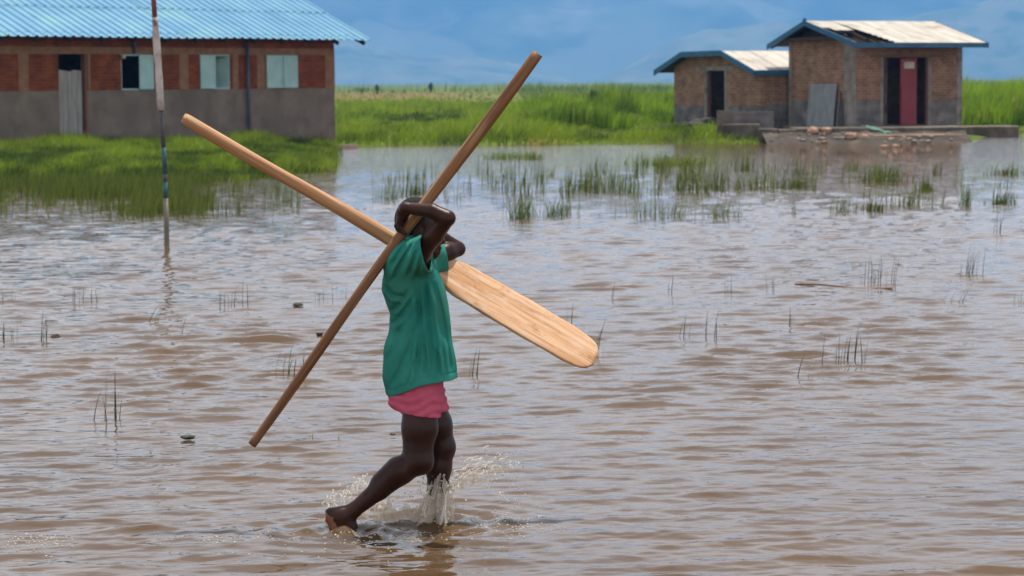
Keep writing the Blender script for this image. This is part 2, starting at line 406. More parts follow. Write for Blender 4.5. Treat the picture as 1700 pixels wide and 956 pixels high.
def foothill(px0, rows_, Y0, seed):
    cols, rws = zip(*rows_); xs = np.linspace(at_x_z(cols[0], Y0, 0)[0], at_x_z(cols[-1], Y0, 0)[0], 200); vs_ = np.linspace(0, 1, 40)
    pxs_ = CX + F * xs / Y0
    crest = np.maximum((HY - .00873 * (pxs_ - CX) - np.interp(pxs_, cols, rws)) * Y0 / F + CAMH, 0) + 9 * (fbm(xs / 60, xs * 0 + seed, 4, seed) - .45)
    Vv, Xv = np.meshgrid(vs_, xs, indexing='ij')
    prof = np.where(Vv < .75, (Vv / .75) ** .9, 1 - (Vv - .75) / .25 * 1.3)
    Zv = prof * np.maximum(crest, 0)[None, :] - 3 + 14 * (fbm(Xv / 70, Vv * 5, 4, seed + 5) - .45) * np.minimum(prof, 1) * np.clip(np.maximum(crest, 0)[None, :] / 40, 0, 1)
    return Xv, Y0 - 260 + Vv * 360, np.minimum(Zv, 245)
M_foot = mat('dry_hill_grass', (0.13, 0.145, 0.08), (0.24, 0.23, 0.14), scale=0.012, rough=1.0, spec=0.0, lo=.35, hi=.65, c3=(0.07, 0.10, 0.05), s3=.02)
for hi_, (rows_, Y0, sd_) in enumerate((([(960, 139), (1000, 128), (1060, 100), (1110, 66), (1180, 48), (1300, 30), (1420, 40), (1560, 14), (1700, -14), (1900, -40), (2300, 20), (2600, 139)], 4600, 5),
                           ([(-500, 139), (-200, 40), (100, 20), (400, 30), (560, 62), (640, 74), (700, 92), (780, 90), (850, 106), (930, 120), (990, 139)], 5000, 17))):
    o = link('foothills', grid_mesh('foothills', *foothill(0, rows_, Y0, sd_)), M_foot); tag(o, kind='structure')

# ------------------------------------------------------------------ houses
M_brick = brick_mat('red_brick', (0.27, 0.056, 0.015), (0.175, 0.034, 0.010), (0.18, 0.08, 0.04))
M_post = mat('dusty_concrete_post', (0.20, 0.095, 0.047), (0.27, 0.14, 0.075), scale=5, rough=0.95, bump=0.004)
M_plinth = mat('cement_render', (0.145, 0.112, 0.086), (0.215, 0.168, 0.13), scale=2.2, rough=0.95, bump=0.006, c3=(0.135, 0.105, 0.082), s3=1.1)
M_blue = mat('blue_roof_paint', (0.078, 0.235, 0.365), (0.11, 0.28, 0.41), scale=1.2, rough=0.45, spec=0.5, c3=(0.14, 0.32, 0.39), s3=0.8)
M_dark = mat('dark_timber', (0.035, 0.024, 0.018), (0.06, 0.04, 0.03), scale=6, rough=0.9)
M_shut = mat('pale_turquoise_paint', (0.30, 0.47, 0.46), (0.38, 0.55, 0.53), scale=3, rough=0.6)
M_tin = mat('weathered_tin', (0.22, 0.20, 0.18), (0.32, 0.29, 0.26), scale=3, rough=0.6, stretch=(6, 6, 0.6))
M_pipe = mat('dark_blue_pipe', (0.035, 0.05, 0.09), rough=0.5)
M_floor = mat('earth_floor', (0.10, 0.08, 0.06), rough=0.95)
M_white = mat('cream_sheet', (0.40, 0.36, 0.30), (0.54, 0.49, 0.41), scale=1.6, rough=0.6, c3=(0.30, 0.25, 0.19), s3=2.2, stretch=(2.5, .5, .5))
M_fascia = mat('blue_fascia_paint', (0.012, 0.085, 0.165), (0.022, 0.115, 0.21), scale=3, rough=0.5)
M_tan = brick_mat('sun_dried_brick', (0.36, 0.20, 0.125), (0.24, 0.125, 0.075), (0.36, 0.26, 0.185), stain=(0.55, 1.0, (0.17, 0.085, 0.045)))
M_conc = mat('grey_concrete', (0.19, 0.165, 0.14), (0.30, 0.265, 0.225), scale=4, rough=0.95, bump=0.005, c3=(0.12, 0.10, 0.085), s3=1.6)
M_dirty = mat('silt_stained_concrete', (0.10, 0.080, 0.062), (0.19, 0.155, 0.12), scale=3, rough=0.95, bump=0.008, c3=(0.07, 0.055, 0.042), s3=1.3)
M_base = mat('stained_base_render', (0.10, 0.088, 0.080), (0.19, 0.17, 0.155), scale=3, c3=(.25, .22, .20), s3=2.0, rough=0.95, bump=0.006)
M_red = mat('red_door_paint', (0.22, 0.022, 0.030), (0.27, 0.032, 0.040), scale=3, rough=0.55, c3=(0.19, 0.03, 0.03), s3=2)
M_lint = mat('lintel_wood', (0.14, 0.10, 0.07), rough=0.9)
M_frame = mat('rust_frame', (0.15, 0.06, 0.04), rough=0.8)

def solve_along(K, d, px, z):
    lo, hi = -40.0, 40.0
    f = lambda s: proj((K[0] + d[0] * s, K[1] + d[1] * s, z))[0] - px
    if f(lo) > f(hi): lo, hi = hi, lo
    for _ in range(60):
        m_ = (lo + hi) / 2
        if f(m_) < 0: lo = m_
        else: hi = m_
    return (lo + hi) / 2
def z_at(P, py):                               # height above the point P = (x, y) seen in row py
    lo, hi = -3.0, 12.0
    for _ in range(50):
        m_ = (lo + hi) / 2
        if proj((P[0], P[1], m_))[1] > py: lo = m_
        else: hi = m_
    return (lo + hi) / 2

def corrugated(u0, u1, p0, p1, up, pitch, amp, prof='trap', thick=0.004):
    """a ribbed sheet between the eave line p0 and the ridge line p1; points are (u, y, z)"""
    if prof == 'trap': base = [(0.0, 0), (0.36, 0), (0.46, 1), (0.66, 1), (0.76, 0)]
    else: base = [(0, 0.5), (0.125, 0.85), (0.25, 1), (0.375, 0.85), (0.5, 0.5), (0.625, 0.15), (0.75, 0), (0.875, 0.15)]
    us_ = []
    nrib = max(1, int(round((u1 - u0) / pitch)))
    for i in range(nrib):
        for a, h in base: us_.append((u0 + (i + a) * (u1 - u0) / nrib, h))
    us_.append((u1, base[0][1]))
    m_ = MB(); top = []; bot = []
    rows_ = 2
    rings = []
    for (y, z) in (p0, p1):
        t_ = [(u, y + up[0] * h * amp, z + up[1] * h * amp) for u, h in us_]
        b_ = [(u, y + up[0] * (h * amp - thick), z + up[1] * (h * amp - thick)) for u, h in reversed(us_)]
        rings.append(t_ + b_)
    m_.loft(rings, cap=True)
    return m_

# ---- long brick building, left
A = R(50)
wdir, inw = np.array([math.cos(A), math.sin(A)]), np.array([-math.sin(A), math.cos(A)])
zb = 0.10
K = at_z(557, 239.5, zb)[:2]
LB = empty('brick_building', (K[0], K[1], 0), A)
tag(LB, 'long red brick building with ribbed light blue roof on the grassy bank', 'building')
U = lambda px, z=1.5: solve_along(K, wdir, px, z)
def ZL(px, py): s_ = U(px); return z_at(K + wdir * s_, py)
zp = ZL(553, 145.5); zw1 = ZL(468, 88.5); ze = ZL(553, 66); zbeam = zw1
zp = (zp + ZL(60, 151.5)) / 2; zw1 = (zw1 + ZL(228, 92.5)) / 2; zbeam = zw1
ze_roof = z_at(K + wdir * 0.9 - inw * 0.5, 66.5)
DEP, LEN = 7.0, 14.0
TH = 0.20
x0 = -LEN
doorL, doorR = U(98), U(145); door_top = ZL(120, 93)
wins = [(U(202), U(255)), (U(332), U(383)), (U(442), U(494))]
zs0 = -0.25
# plinth with a gap for the door
segs = [(x0, doorL), (doorR, 0.0)]
for a, b_ in segs: MB().box(a, b_, 0, TH, zs0, zp).obj('plinth', M_plinth, LB)
# posts and beam, proud of the brick by a few mm
posts = [(-LEN, -LEN + .22), (U(31), U(48)), (doorR + .02, doorR + .10), (U(298), U(313)), (U(386.5), U(396)), (U(427), U(440)), (U(540), 0.0)]
beam_h = 0.16
MB().box(x0 + .002, -.002, -0.012, TH - .01, zbeam, zbeam + beam_h).obj('ring_beam', M_post, LB)
for a, b_ in posts: MB().box(a, b_ - .001, -0.012, TH - .01, zp, zbeam - .001).obj('post', M_post, LB)
# brick panels fill what the posts and openings leave
cuts = sorted([(a, b_) for a, b_ in posts] + [(doorL, doorR)] + wins)
cur = x0
for a, b_ in cuts:
    if a - cur > 0.02: MB().box(cur, a, 0.0, TH - .02, zp + .001, zbeam - .001).obj('brick_panel', M_brick, LB)
    cur = max(cur, b_)
ztop = ze_roof + 0.45 * 0.5 - 0.07
MB().box(x0, 0, 0.003, TH - .02, zbeam + beam_h, ztop).obj('brick_panel', M_brick, LB)
# remaining walls, floor
MB().box(-TH, 0, TH, DEP, zs0, zp).obj('plinth', M_plinth, LB)
MB().box(-TH, -.004, TH, DEP, zp, ztop).obj('brick_panel', M_brick, LB)
MB().box(x0, x0 + TH, TH, DEP, zs0, ztop).obj('brick_panel', M_brick, LB)
MB().box(x0, 0, DEP, DEP + TH, zs0, ztop).obj('brick_panel', M_brick, LB)
MB().box(x0 + TH, -TH, TH, DEP, zs0, zb - .02).obj('floor_slab', M_floor, LB)
g_ = MB()
rise = 0.45 * (DEP + 1.0) / 2
ridge_y = DEP / 2 + TH / 2
zr_ = ze_roof + 0.45 * (ridge_y + 0.5)
for xx in (-.19, x0 + .01):
    g_.add([(xx, .01, ztop), (xx, DEP + TH - .01, ztop), (xx, ridge_y, zr_ - .09), (xx + .17, .01, ztop), (xx + .17, DEP + TH - .01, ztop), (xx + .17, ridge_y, zr_ - .09)],
           [(0, 1, 2), (3, 5, 4), (0, 3, 4, 1), (1, 4, 5, 2), (2, 5, 3, 0)])
g_.obj('gable_wall', M_brick, LB)
# door
d_ = MB(); nb_ = 5; dw = (doorR - doorL - 0.14) / nb_; dt = ZL(120, 116)
for i in range(nb_):
    MB().box(doorL + .03 + i * dw, doorL + .03 + (i + 1) * dw - .006, 0.05 + .006 * (i % 2), 0.075 + .006 * (i % 2), zb - .02, dt - .015 * (i % 3)).obj('door_plank', M_tin, LB)
MB().box(doorL + .04, doorR - .12, .085, .11, zb + .35, zb + .43).box(doorL + .04, doorR - .12, .085, .11, dt - .35, dt - .27).obj('door_brace', M_dark, LB)
MB().box(doorR - .06, doorR - .003, -.01, .15, zb, zbeam - .002).obj('door_frame', M_frame, LB)
# shutters
def shutter(u0, u1, y, ang, name='shutter'):
    """a ledged shutter leaf hinged at u0, turned by ang about its hinge"""
    wd = abs(u1 - u0); sg = 1 if u1 > u0 else -1
    m_ = MB(); h0, h1 = zp + .02, zw1 - .02
    def P(a, d): return (u0 + sg * (a * math.cos(ang)) - d * math.sin(ang) * sg, y - a * math.sin(ang) - d * math.cos(ang))
    for (a0, a1, z0, z1, t0, t1) in ((0, wd, h0, h1, 0, .022), (.0, wd, h0, h0 + .06, .022, .032), (.0, wd, h1 - .06, h1, .022, .032),
                                     (0, .05, h0 + .06, h1 - .06, .022, .032), (wd - .05, wd, h0 + .06, h1 - .06, .022, .032)):
        c = [P(a0, t0), P(a1, t0), P(a1, t1), P(a0, t1)]
        m_.add([(*q, z0) for q in c] + [(*q, z1) for q in c], [(0,3,2,1),(4,5,6,7),(0,1,5,4),(1,2,6,5),(2,3,7,6),(3,0,4,7)])
    return m_.obj(name, M_shut, LB)
for i, (a, b_) in enumerate(wins):
    mid = (a + b_) / 2
    fr = MB(); fw = .035
    fr.box(a + .001, a + fw, .02, .12, zp + .002, zw1 - .002).box(b_ - fw, b_ - .001, .02, .12, zp + .002, zw1 - .002)
    fr.box(a + fw, b_ - fw, .02, .12, zp + .002, zp + fw).box(a + fw, b_ - fw, .02, .12, zw1 - fw, zw1 - .002)
    fr.obj('window_frame', M_shut, LB)
    if i == 0: shutter(b_ - .01, mid + .02, .0, R(4))
    elif i == 1:
        shutter(a + .01, mid - .03, .0, R(3)); shutter(b_ - .01, mid + .05, .06, R(-62))
    else:
        shutter(a + .01, mid - .005, .0, R(3)); shutter(b_ - .01, mid + .005, .0, R(5))
# pipes
pu = U(408)
MB().tube([(pu, -.09, zs0 + .1), (pu, -.09, ze + .05)], .04, 10).obj('drain_pipe', M_pipe, LB, True)
pu = U(222)
MB().tube([(pu, -.06, zw1 + .02), (pu, -.06, ze + .05)], .035, 10).obj('pipe_stub', M_pipe, LB, True)
pu = U(203)
MB().tube([(pu, -.03, zw1 - .06), (pu, -.10, zw1 - .06)], .05, 8).obj('wall_lamp', M_white, LB, True)
# roof sheets: two courses of lapped ribbed sheets on the front slope
tanp = 0.45; cosp = 1 / math.hypot(1, tanp); up = (-tanp * cosp, cosp)
ye, g = -0.5, 0.9
sheet = 1.04; u = g; i = 0
lap = 1.75
while u > -LEN - 0.6:
    u1 = u; u0 = max(u - sheet, -LEN - .8)
    jz = random.uniform(-.004, .006); je = random.uniform(-.02, .02)
    corrugated(u0 + .002, u1 - .002, (ye + je, ze_roof + tanp * je + jz), (ye + lap, ze_roof + tanp * lap + jz), up, 0.26, 0.034).obj('roof_sheet', M_blue, LB)
    jz2 = jz + .016 + random.uniform(-.003, .006); s0 = lap - .16 + random.uniform(-.03, .03)
    corrugated(u0 + .002, u1 - .002, (ye + s0, ze_roof + tanp * s0 + jz2), (ridge_y, zr_ + jz2), up, 0.26, 0.034).obj('roof_sheet', M_blue, LB)
    u = u0; i += 1
corrugated(-LEN - .8, g, (DEP + TH + .5, zr_ - tanp * (DEP + TH + .5 - ridge_y)), (ridge_y, zr_), (tanp * cosp, cosp), 0.26, 0.034).obj('roof_back', M_blue, LB)
# one loose overlapping sheet near the pole
q = U(300)
# rafters + purlin ends under the eave
pur = MB()
for k_ in range(16):
    uu = g - .25 - k_ * .95
    pur.beam((uu, ye + .06, ze_roof - .09), (uu, ridge_y, zr_ - .11), .05, .09)
pur.obj('rafters', M_dark, LB)
MB().beam((-LEN - .7, ye + .25, ze_roof + .25 * tanp - .03), (g - .35, ye + .25, ze_roof + .25 * tanp - .03), .06, .05).obj('purlin', M_dark, LB)
# concrete footing slab at the corner by the water
Pf = at_z(536, 248, 0.02)
fs = MB().box(-1.0, .25, -.55, -.12, -.3, .10)
fs.obj('corner_slab', mat('sandy_cement', (0.42, 0.30, 0.20), (0.5, 0.38, 0.27), rough=0.95), LB, bevel=.01)

# ---- latrine house, right
Bn = R(30)
wd2, in2 = np.array([math.cos(Bn), math.sin(Bn)]), np.array([-math.sin(Bn), math.cos(Bn)])
LY = 63.2
ledge_z = z_at(at_x_z(1450, LY, .4)[:2], 211.5)
K2 = at_x_z(1407, LY + 1.5, ledge_z)[:2]
zb2 = z_at(K2, 208.0)
BH = empty('brick_hut', (K2[0], K2[1], 0), Bn)
tag(BH, 'larger brick hut with cream sheet roof, blue fascia and dark red door', 'hut')
U2 = lambda px, z=1.5: solve_along(K2, wd2, px, z)
V2 = lambda px, z=1.5: solve_along(K2, in2, px, z)
Lf, Lg = U2(1597), V2(1310)
ZH = lambda px, py: z_at(K2 + wd2 * U2(px), py)
plz = ZH(1500, 166); wt = ZH(1500, 84)
wt = max(wt, z_at(K2 - in2 * .9 - wd2 * .45, 72.5) + (z_at(K2 + in2 * Lg / 2 - wd2 * .45, 36.0) - z_at(K2 - in2 * .9 - wd2 * .45, 72.5)) / (Lg / 2 + .9) * .9 - .09)
zb2 = min(zb2, ledge_z) - .03
dl, dr = U2(1466), U2(1541); dtop = ZH(1500, 95)
T2 = .16
def wallbits(lo, hi, name, m_, z0, z1, y0=0.0, y1=T2, par=None): return MB().box(lo, hi, y0, y1, z0, z1).obj(name, m_, par or BH)
c1, c2 = U2(1421), U2(1588)
for a, b_ in ((c1, dl - .09), (dr + .09, c2)):
    wallbits(a, b_, 'base_render', M_base, zb2, plz)
    wallbits(a, b_, 'brick_panel', M_tan, plz, wt, .004)
for a, b_ in ((0, c1 - .001), (c2 + .001, Lf)): wallbits(a, b_, 'corner_post', M_conc, zb2, wt, -.012, T2 - .01)
for a, b_ in ((dl - .089, dl), (dr, dr + .089)): wallbits(a, b_, 'door_jamb', M_conc, zb2, dtop, -.006, T2 - .012)
wallbits(dl - .09, dr + .09, 'brick_panel', M_tan, dtop + .07, wt, .004)
wallbits(dl - .45, dr + .5, 'lintel', M_lint, dtop, dtop + .069, -.02, T2 - .015)
# gable wall: x from 0..T2, y along Lg
gp = 0.15
MB().box(.0, T2, T2, Lg - .12, zb2, plz).obj('base_render', M_base, BH)
MB().box(.004, T2, T2, Lg - .12, plz, wt).obj('brick_panel', M_tan, BH)
MB().box(-.012, T2, Lg - .119, Lg, zb2, wt).obj('corner_post', M_conc, BH)
MB().box(Lf - T2, Lf - .004, T2, Lg, zb2, wt).obj('brick_panel', M_tan, BH)
MB().box(T2 + .001, Lf - T2 - .001, Lg - T2, Lg - .002, zb2, wt).obj('brick_panel', M_tan, BH)
MB().box(T2 + .001, Lf - T2 - .001, T2 + .001, Lg - T2 - .001, zb2, zb2 + .05).obj('floor_slab', M_floor, BH)
mid_u = (dl + dr) / 2
MB().box(mid_u - .35, mid_u - .27, T2 + .3, Lg - T2, zb2 + .05, wt).obj('partition', M_base, BH)
# roof
e2, er, gl, gr = .90, .40, .45, .15
ry = Lg / 2
zE = z_at(K2 - in2 * e2 - wd2 * gl, 72.5)
zR = z_at(K2 + in2 * ry - wd2 * gl, 36.0)
zE2 = z_at(K2 + in2 * (Lg + er) - wd2 * gl, 76.0)
tf = (zR - zE) / (ry + e2); tb = (zR - zE2) / (ry + er - 0)
cf = 1 / math.hypot(1, tf); cb = 1 / math.hypot(1, tb)
tot = Lf + gl + gr; ns = 5; sw = tot / ns
for i in range(ns):
    a = -gl + i * sw
    jz = random.uniform(0, .012)
    y0_ = -e2 + .02
    if i == 0:                                    # torn sheet: only its upper half is left, a gap in the lower half
        yy = -e2 + (ry + e2) * .55
        corrugated(a + .25, a + sw - .003, (yy, zE + tf * (yy + e2) + .03), (ry, zR + .012), (-tf * cf, cf), .10, .022, 'sine').obj('roof_sheet', M_white, BH)
        corrugated(a + .0, a + .27, (ry - .75, zR - tf * .75 + .03), (ry, zR + .016), (-tf * cf, cf), .10, .022, 'sine').obj('roof_sheet', M_white, BH)
        continue
    if i == 1:
        yy = -e2 + .04
        # slipped sheet, lower left corner bent up
        o_ = corrugated(a, a + sw - .003, (yy, zE + .02 + jz), (ry, zR + .012 + jz), (-tf * cf, cf), .10, .022, 'sine').obj('roof_sheet', M_white, BH)
        for v_ in o_.data.vertices:
            t_ = max(0, 1 - (v_.co.x - a) / .5)
            if v_.co.y < 0: v_.co.y += .55 * t_; v_.co.z += .55 * t_ * tf + .10 * t_
        continue
    corrugated(a, a + sw - .003, (y0_, zE + jz + .012), (ry, zR + jz + .012), (-tf * cf, cf), .10, .022, 'sine').obj('roof_sheet', M_white, BH)
corrugated(-gl, Lf + gr, (Lg + er, zE2 + .01), (ry, zR + .01), (tb * cb, cb), .10, .022, 'sine').obj('roof_back', M_white, BH)
fz = .13
MB().box(-gl, Lf + gr, -e2 - .02, -e2 + .012, zE - fz + .03, zE + .03).obj('eave_fascia', M_fascia, BH)
def barge(x_, ya, za, yb, zb_, par, h=.14):
    return MB().add([(x_ - .02, ya, za - h + .03), (x_ + .012, ya, za - h + .03), (x_ + .012, ya, za + .035), (x_ - .02, ya, za + .035),
                     (x_ - .02, yb, zb_ - h + .03), (x_ + .012, yb, zb_ - h + .03), (x_ + .012, yb, zb_ + .035), (x_ - .02, yb, zb_ + .035)],
                    [(0,1,2,3),(7,6,5,4),(0,4,5,1),(1,5,6,2),(2,6,7,3),(3,7,4,0)]).obj('barge_board', M_fascia, par)
barge(-gl, -e2 - .02, zE, ry, zR, BH); barge(-gl - .003, Lg + er, zE2, ry + .002, zR, BH)
barge(Lf + gr, -e2 - .0, zE, ry, zR, BH); barge(Lf + gr + .003, Lg + er, zE2, ry + .002, zR, BH)
MB().box(-gl - .03, -gl + .03, ry - .04, ry + .04, zR - .02, zR + .09).obj('ridge_cap', M_fascia, BH)
MB().add([(-gl + .03, -e2 + .05, zE - .03), (Lf + gr - .03, -e2 + .05, zE - .03), (Lf + gr - .03, ry, zR - .05), (-gl + .03, ry, zR - .05), (-gl + .03, Lg + er - .05, zE2 - .03), (Lf + gr - .03, Lg + er - .05, zE2 - .03)][:0] + [(x_, y_, z_ - d_) for d_ in (0, .012) for (x_, y_, z_) in ((-gl + 1.05, -e2 + .05, zE - .015), (Lf + gr - .03, -e2 + .05, zE - .015), (Lf + gr - .03, ry - .01, zR - .02), (-gl + 1.05, ry - .01, zR - .02))],
         [(0,1,2,3),(7,6,5,4),(0,4,5,1),(1,5,6,2),(2,6,7,3),(3,7,4,0)]).obj('soffit', M_dark, BH)
MB().add([(x_, y_, z_ - d_) for d_ in (0, .012) for (x_, y_, z_) in ((-gl + .03, Lg + er - .05, zE2 - .015), (Lf + gr - .03, Lg + er - .05, zE2 - .015), (Lf + gr - .03, ry + .01, zR - .02), (-gl + .03, ry + .01, zR - .02))],
         [(0,1,2,3),(7,6,5,4),(0,4,5,1),(1,5,6,2),(2,6,7,3),(3,7,4,0)]).obj('soffit', M_dark, BH)
MB().add([(x_, y_, z_ - d_) for d_ in (0, .012) for (x_, y_, z_) in ((-gl + .03, ry - .8, zR - tf * .8 - .005), (-gl + 1.04, ry - .8, zR - tf * .8 - .005), (-gl + 1.04, ry - .01, zR - .02), (-gl + .03, ry - .01, zR - .02))],
         [(0,1,2,3),(7,6,5,4),(0,4,5,1),(1,5,6,2),(2,6,7,3),(3,7,4,0)]).obj('soffit', M_dark, BH)
rf = MB()
for i in range(7):
    uu = -gl + .12 + i * (tot - .24) / 6
    rf.beam((uu, -e2 + .03, zE - .05), (uu, ry, zR - .06), .045, .08)
    rf.beam((uu, Lg + er - .03, zE2 - .05), (uu, ry, zR - .06), .045, .08)
rf.obj('rafters', M_dark, BH)
for y_ in (-e2 + .5, -e2 + 1.2):
    MB().beam((-gl + .05, y_, zE + tf * (y_ + e2) - .012), (Lf + gr - .05, y_, zE + tf * (y_ + e2) - .012), .05, .035).obj('purlin', M_dark, BH)
MB().box(-gl + .06, 0.4, ry - 1.1, ry + 1.1, wt - .02, wt + .04).obj('tie_beam', M_dark, BH)
gi_ = [(.0, zE + tf * e2 - .05), (ry, zR - .06), (Lg, zE2 + tb * er - .05)]
MB().loft([[(x_, T2 + .0, wt + .001), (x_, Lg, wt + .001), (x_, Lg, max(gi_[2][1], wt + .01)), (x_, ry, gi_[1][1]), (x_, T2, max(wt + .02, gi_[0][1] + tf * T2))] for x_ in (.05, .12)]).obj('gable_shade_infill', M_dark, BH)  # closes the gable; its dark colour stands for the under-roof shadow
# doors
rl, rr = U2(1494), U2(1519)
door = MB()
door.box(rl, rr + .02, -.035, .0, zb2 + .04, dtop - .03)
for a, b_, z0, z1 in ((rl + .03, rr - .01, zb2 + .10, zb2 + .65), (rl + .03, rr - .01, zb2 + .72, zb2 + 1.05)):
    door.box(a, b_, -.045, -.036, z0, z1)
dd = door.obj('door', M_red, BH)
zq = ZH(1505, 108)
MB().box(rl + .10, rr - .06, -.050, -.037, zq - .09, zq + .09).obj('notice_sheet', M_white, dd)
MB().box(dl + .002, dl + .05, .01, .06, zb2, dtop).obj('door_frame', M_frame, BH)
MB().box(dr - .05, dr - .002, .01, .06, zb2, dtop).obj('door_frame', M_frame, BH)
MB().box(rr + .022, rr + .07, .01, .06, zb2, dtop).obj('door_frame', M_red, BH)
# grey sheet leaning on the gable wall
ga, gb = V2(1392), V2(1347)
sh = empty('tin_sheet', (*(K2 + in2 * ga - wd2 * .18), zb2), Bn)
tag(sh, 'upright grey metal sheet leaning against the gable wall of the larger hut', 'metal sheet')
corr = MB(); zt_ = z_at(K2 + in2 * (ga + gb) / 2, 139) - zb2
pts = []
for j in range(17):
    y_ = (gb - ga) * j / 16; off = .012 * math.sin(j * math.pi / 2)
    pts.append((y_, off))
r0 = [(p[1], p[0], .02) for p in pts] + [(p[1] + .006, p[0], .02) for p in reversed(pts)]
r1_ = [(p[1] + .13, p[0], zt_) for p in pts] + [(p[1] + .136, p[0], zt_) for p in reversed(pts)]
corr.loft([r0, r1_]).obj('sheet', mat('galvanised_sheet', (0.19, 0.20, 0.195), (0.27, 0.28, 0.27), scale=3, rough=0.6, stretch=(1, 5, 1)), sh)
# leaning plank beside it
pk = V2(1397)
P0 = K2 + in2 * (pk - .2) - wd2 * .32; P1 = K2 + in2 * (pk + .05) - wd2 * .035
o = MB().beam((*P0, zb2 + .02), (*P1, zb2 + .95), .12, .03, up=(1, 0, .2)).obj('leaning_board', mat('grey_board', (0.12, 0.115, 0.11), rough=0.9))
tag(o, 'short dark board leaning on the concrete corner post of the larger hut', 'board')

# ---- small hut
K3 = at_x_z(1262, LY + 3.5, .4)[:2]
SH = empty('small_hut', (K3[0], K3[1], 0), Bn)
tag(SH, 'smaller low brick hut with flat-topped blue fascia and open dark doorway', 'hut')
V3 = lambda px, z=1.3: solve_along(K3, in2, px, z)
W3 = V3(1119)
Pz = lambda v, py, ov=0: z_at(K3 + in2 * v - wd2 * ov, py)
zb3 = .25
zplz = Pz(V3(1230), 176)
ov = .32
v_e, v_t1, v_t2, v_l = [solve_along(K3 - wd2 * ov, in2, p, 2.0) for p in (1250, 1197, 1131, 1086)]
z_e, z_t1, z_t2, z_l = [Pz(v, py, ov) for v, py in ((v_e, 117.5), (v_t1, 85.5), (v_t2, 88), (v_l, 118.5))]
dA, dB = V3(1203), V3(1173)
dtp = Pz((dA + dB) / 2, 117)
LEN3 = 4.6
def roof_z(v):
    return float(np.interp(v, [v_e, v_t1, v_t2, v_l], [z_e, z_t1, z_t2, z_l]))
for a, b_ in ((0, dA - .10), (dB + .10, W3)):
    MB().box(0, T2, a, b_, zb3, zplz).obj('base_render', M_base, SH)
    m_ = MB(); nseg = 6; ringA = []
    vs_ = np.linspace(a, b_, nseg + 1)
    prof = [(v, zplz) for v in (a, b_)] + [(v, roof_z(v) - .07) for v in reversed(vs_)]
    m_.loft([[(.004, v, z) for v, z in prof], [(T2, v, z) for v, z in prof]]).obj('brick_panel', M_tan, SH)
vs_ = np.linspace(dA - .10, dB + .10, 5)
prof = [(vs_[0], dtp + .12), (vs_[-1], dtp + .12)] + [(v, roof_z(v) - .07) for v in reversed(vs_)]
MB().loft([[(.004, v, z) for v, z in prof], [(T2, v, z) for v, z in prof]]).obj('brick_panel', M_tan, SH)
MB().box(-.012, T2 - .01, dA - .45, dB + .55, dtp, dtp + .118).obj('lintel', M_conc, SH)
for a, b_ in ((dA - .098, dA), (dB, dB + .098)): MB().box(-.008, T2 - .01, a, b_, zb3, dtp - .001).obj('door_jamb', M_conc, SH)
MB().box(.03, .08, dB - .05, dB - .002, zb3, dtp - .002).obj('door_frame', M_frame, SH)
MB().box(T2, LEN3, 0, T2, zb3, zplz + .05).obj('base_render', M_base, SH)
MB().box(T2, LEN3, .004, T2, zplz + .05, z_e - .02).obj('brick_panel', M_tan, SH)
MB().box(T2, LEN3, W3 - T2, W3, zb3, z_l - .02).obj('brick_panel', M_tan, SH)
MB().box(LEN3 - T2, LEN3, T2, W3 - T2, zb3, z_l).obj('brick_panel', M_tan, SH)
MB().box(T2, LEN3 - T2, T2, W3 - T2, zb3, zb3 + .05).obj('floor_slab', M_floor, SH)
tS = (z_t1 - z_e) / (v_t1 - v_e); cS = 1 / math.hypot(1, tS)
nsh = 5; sw3 = (LEN3 + ov) / nsh
for i in range(nsh):
    a = -ov + i * sw3
    corrugated(a, a + sw3 - .003, (v_e - .03, z_e - .03 * tS + .01 * (i % 2)), (v_t1, z_t1 + .01 * (i % 2)), (-tS * cS, cS), .10, .02, 'sine').obj('roof_sheet', M_white, SH)
corrugated(-ov, LEN3, (v_t1, z_t1 + .004), (v_t2, z_t2 + .004), (0, 1), .10, .02, 'sine').obj('roof_top', M_white, SH)
for (va, za, vb, zb_) in ((v_e, z_e, v_t1, z_t1), (v_t1 + .002, z_t1, v_t2, z_t2), (v_t2 + .002, z_t2, v_l - .03, z_l)):
    MB().add([(x_, v, z - .03 - d_) for d_ in (0, .014) for (x_, v, z) in ((-ov + .03, va, za), (LEN3, va, za), (LEN3, vb, zb_), (-ov + .03, vb, zb_))],
             [(0,1,2,3),(7,6,5,4),(0,4,5,1),(1,5,6,2),(2,6,7,3),(3,7,4,0)]).obj('soffit', M_dark, SH)
tS2 = (z_t2 - z_l) / (v_l - v_t2); cS2 = 1 / math.hypot(1, tS2)
corrugated(-ov, LEN3, (v_l, z_l), (v_t2, z_t2), (tS2 * cS2, cS2), .10, .02, 'sine').obj('roof_back', M_white, SH)
for (va, za, vb, zb_) in ((v_e - .04, z_e, v_t1, z_t1), (v_t1 + .002, z_t1, v_t2, z_t2), (v_t2 + .002, z_t2, v_l, z_l)):
    barge(-ov - .004, va, za + .0, vb, zb_ + .0, SH, .15)
MB().box(-ov, LEN3, v_e - .06, v_e - .028, z_e - .12, z_e + .02).obj('eave_fascia', M_fascia, SH)

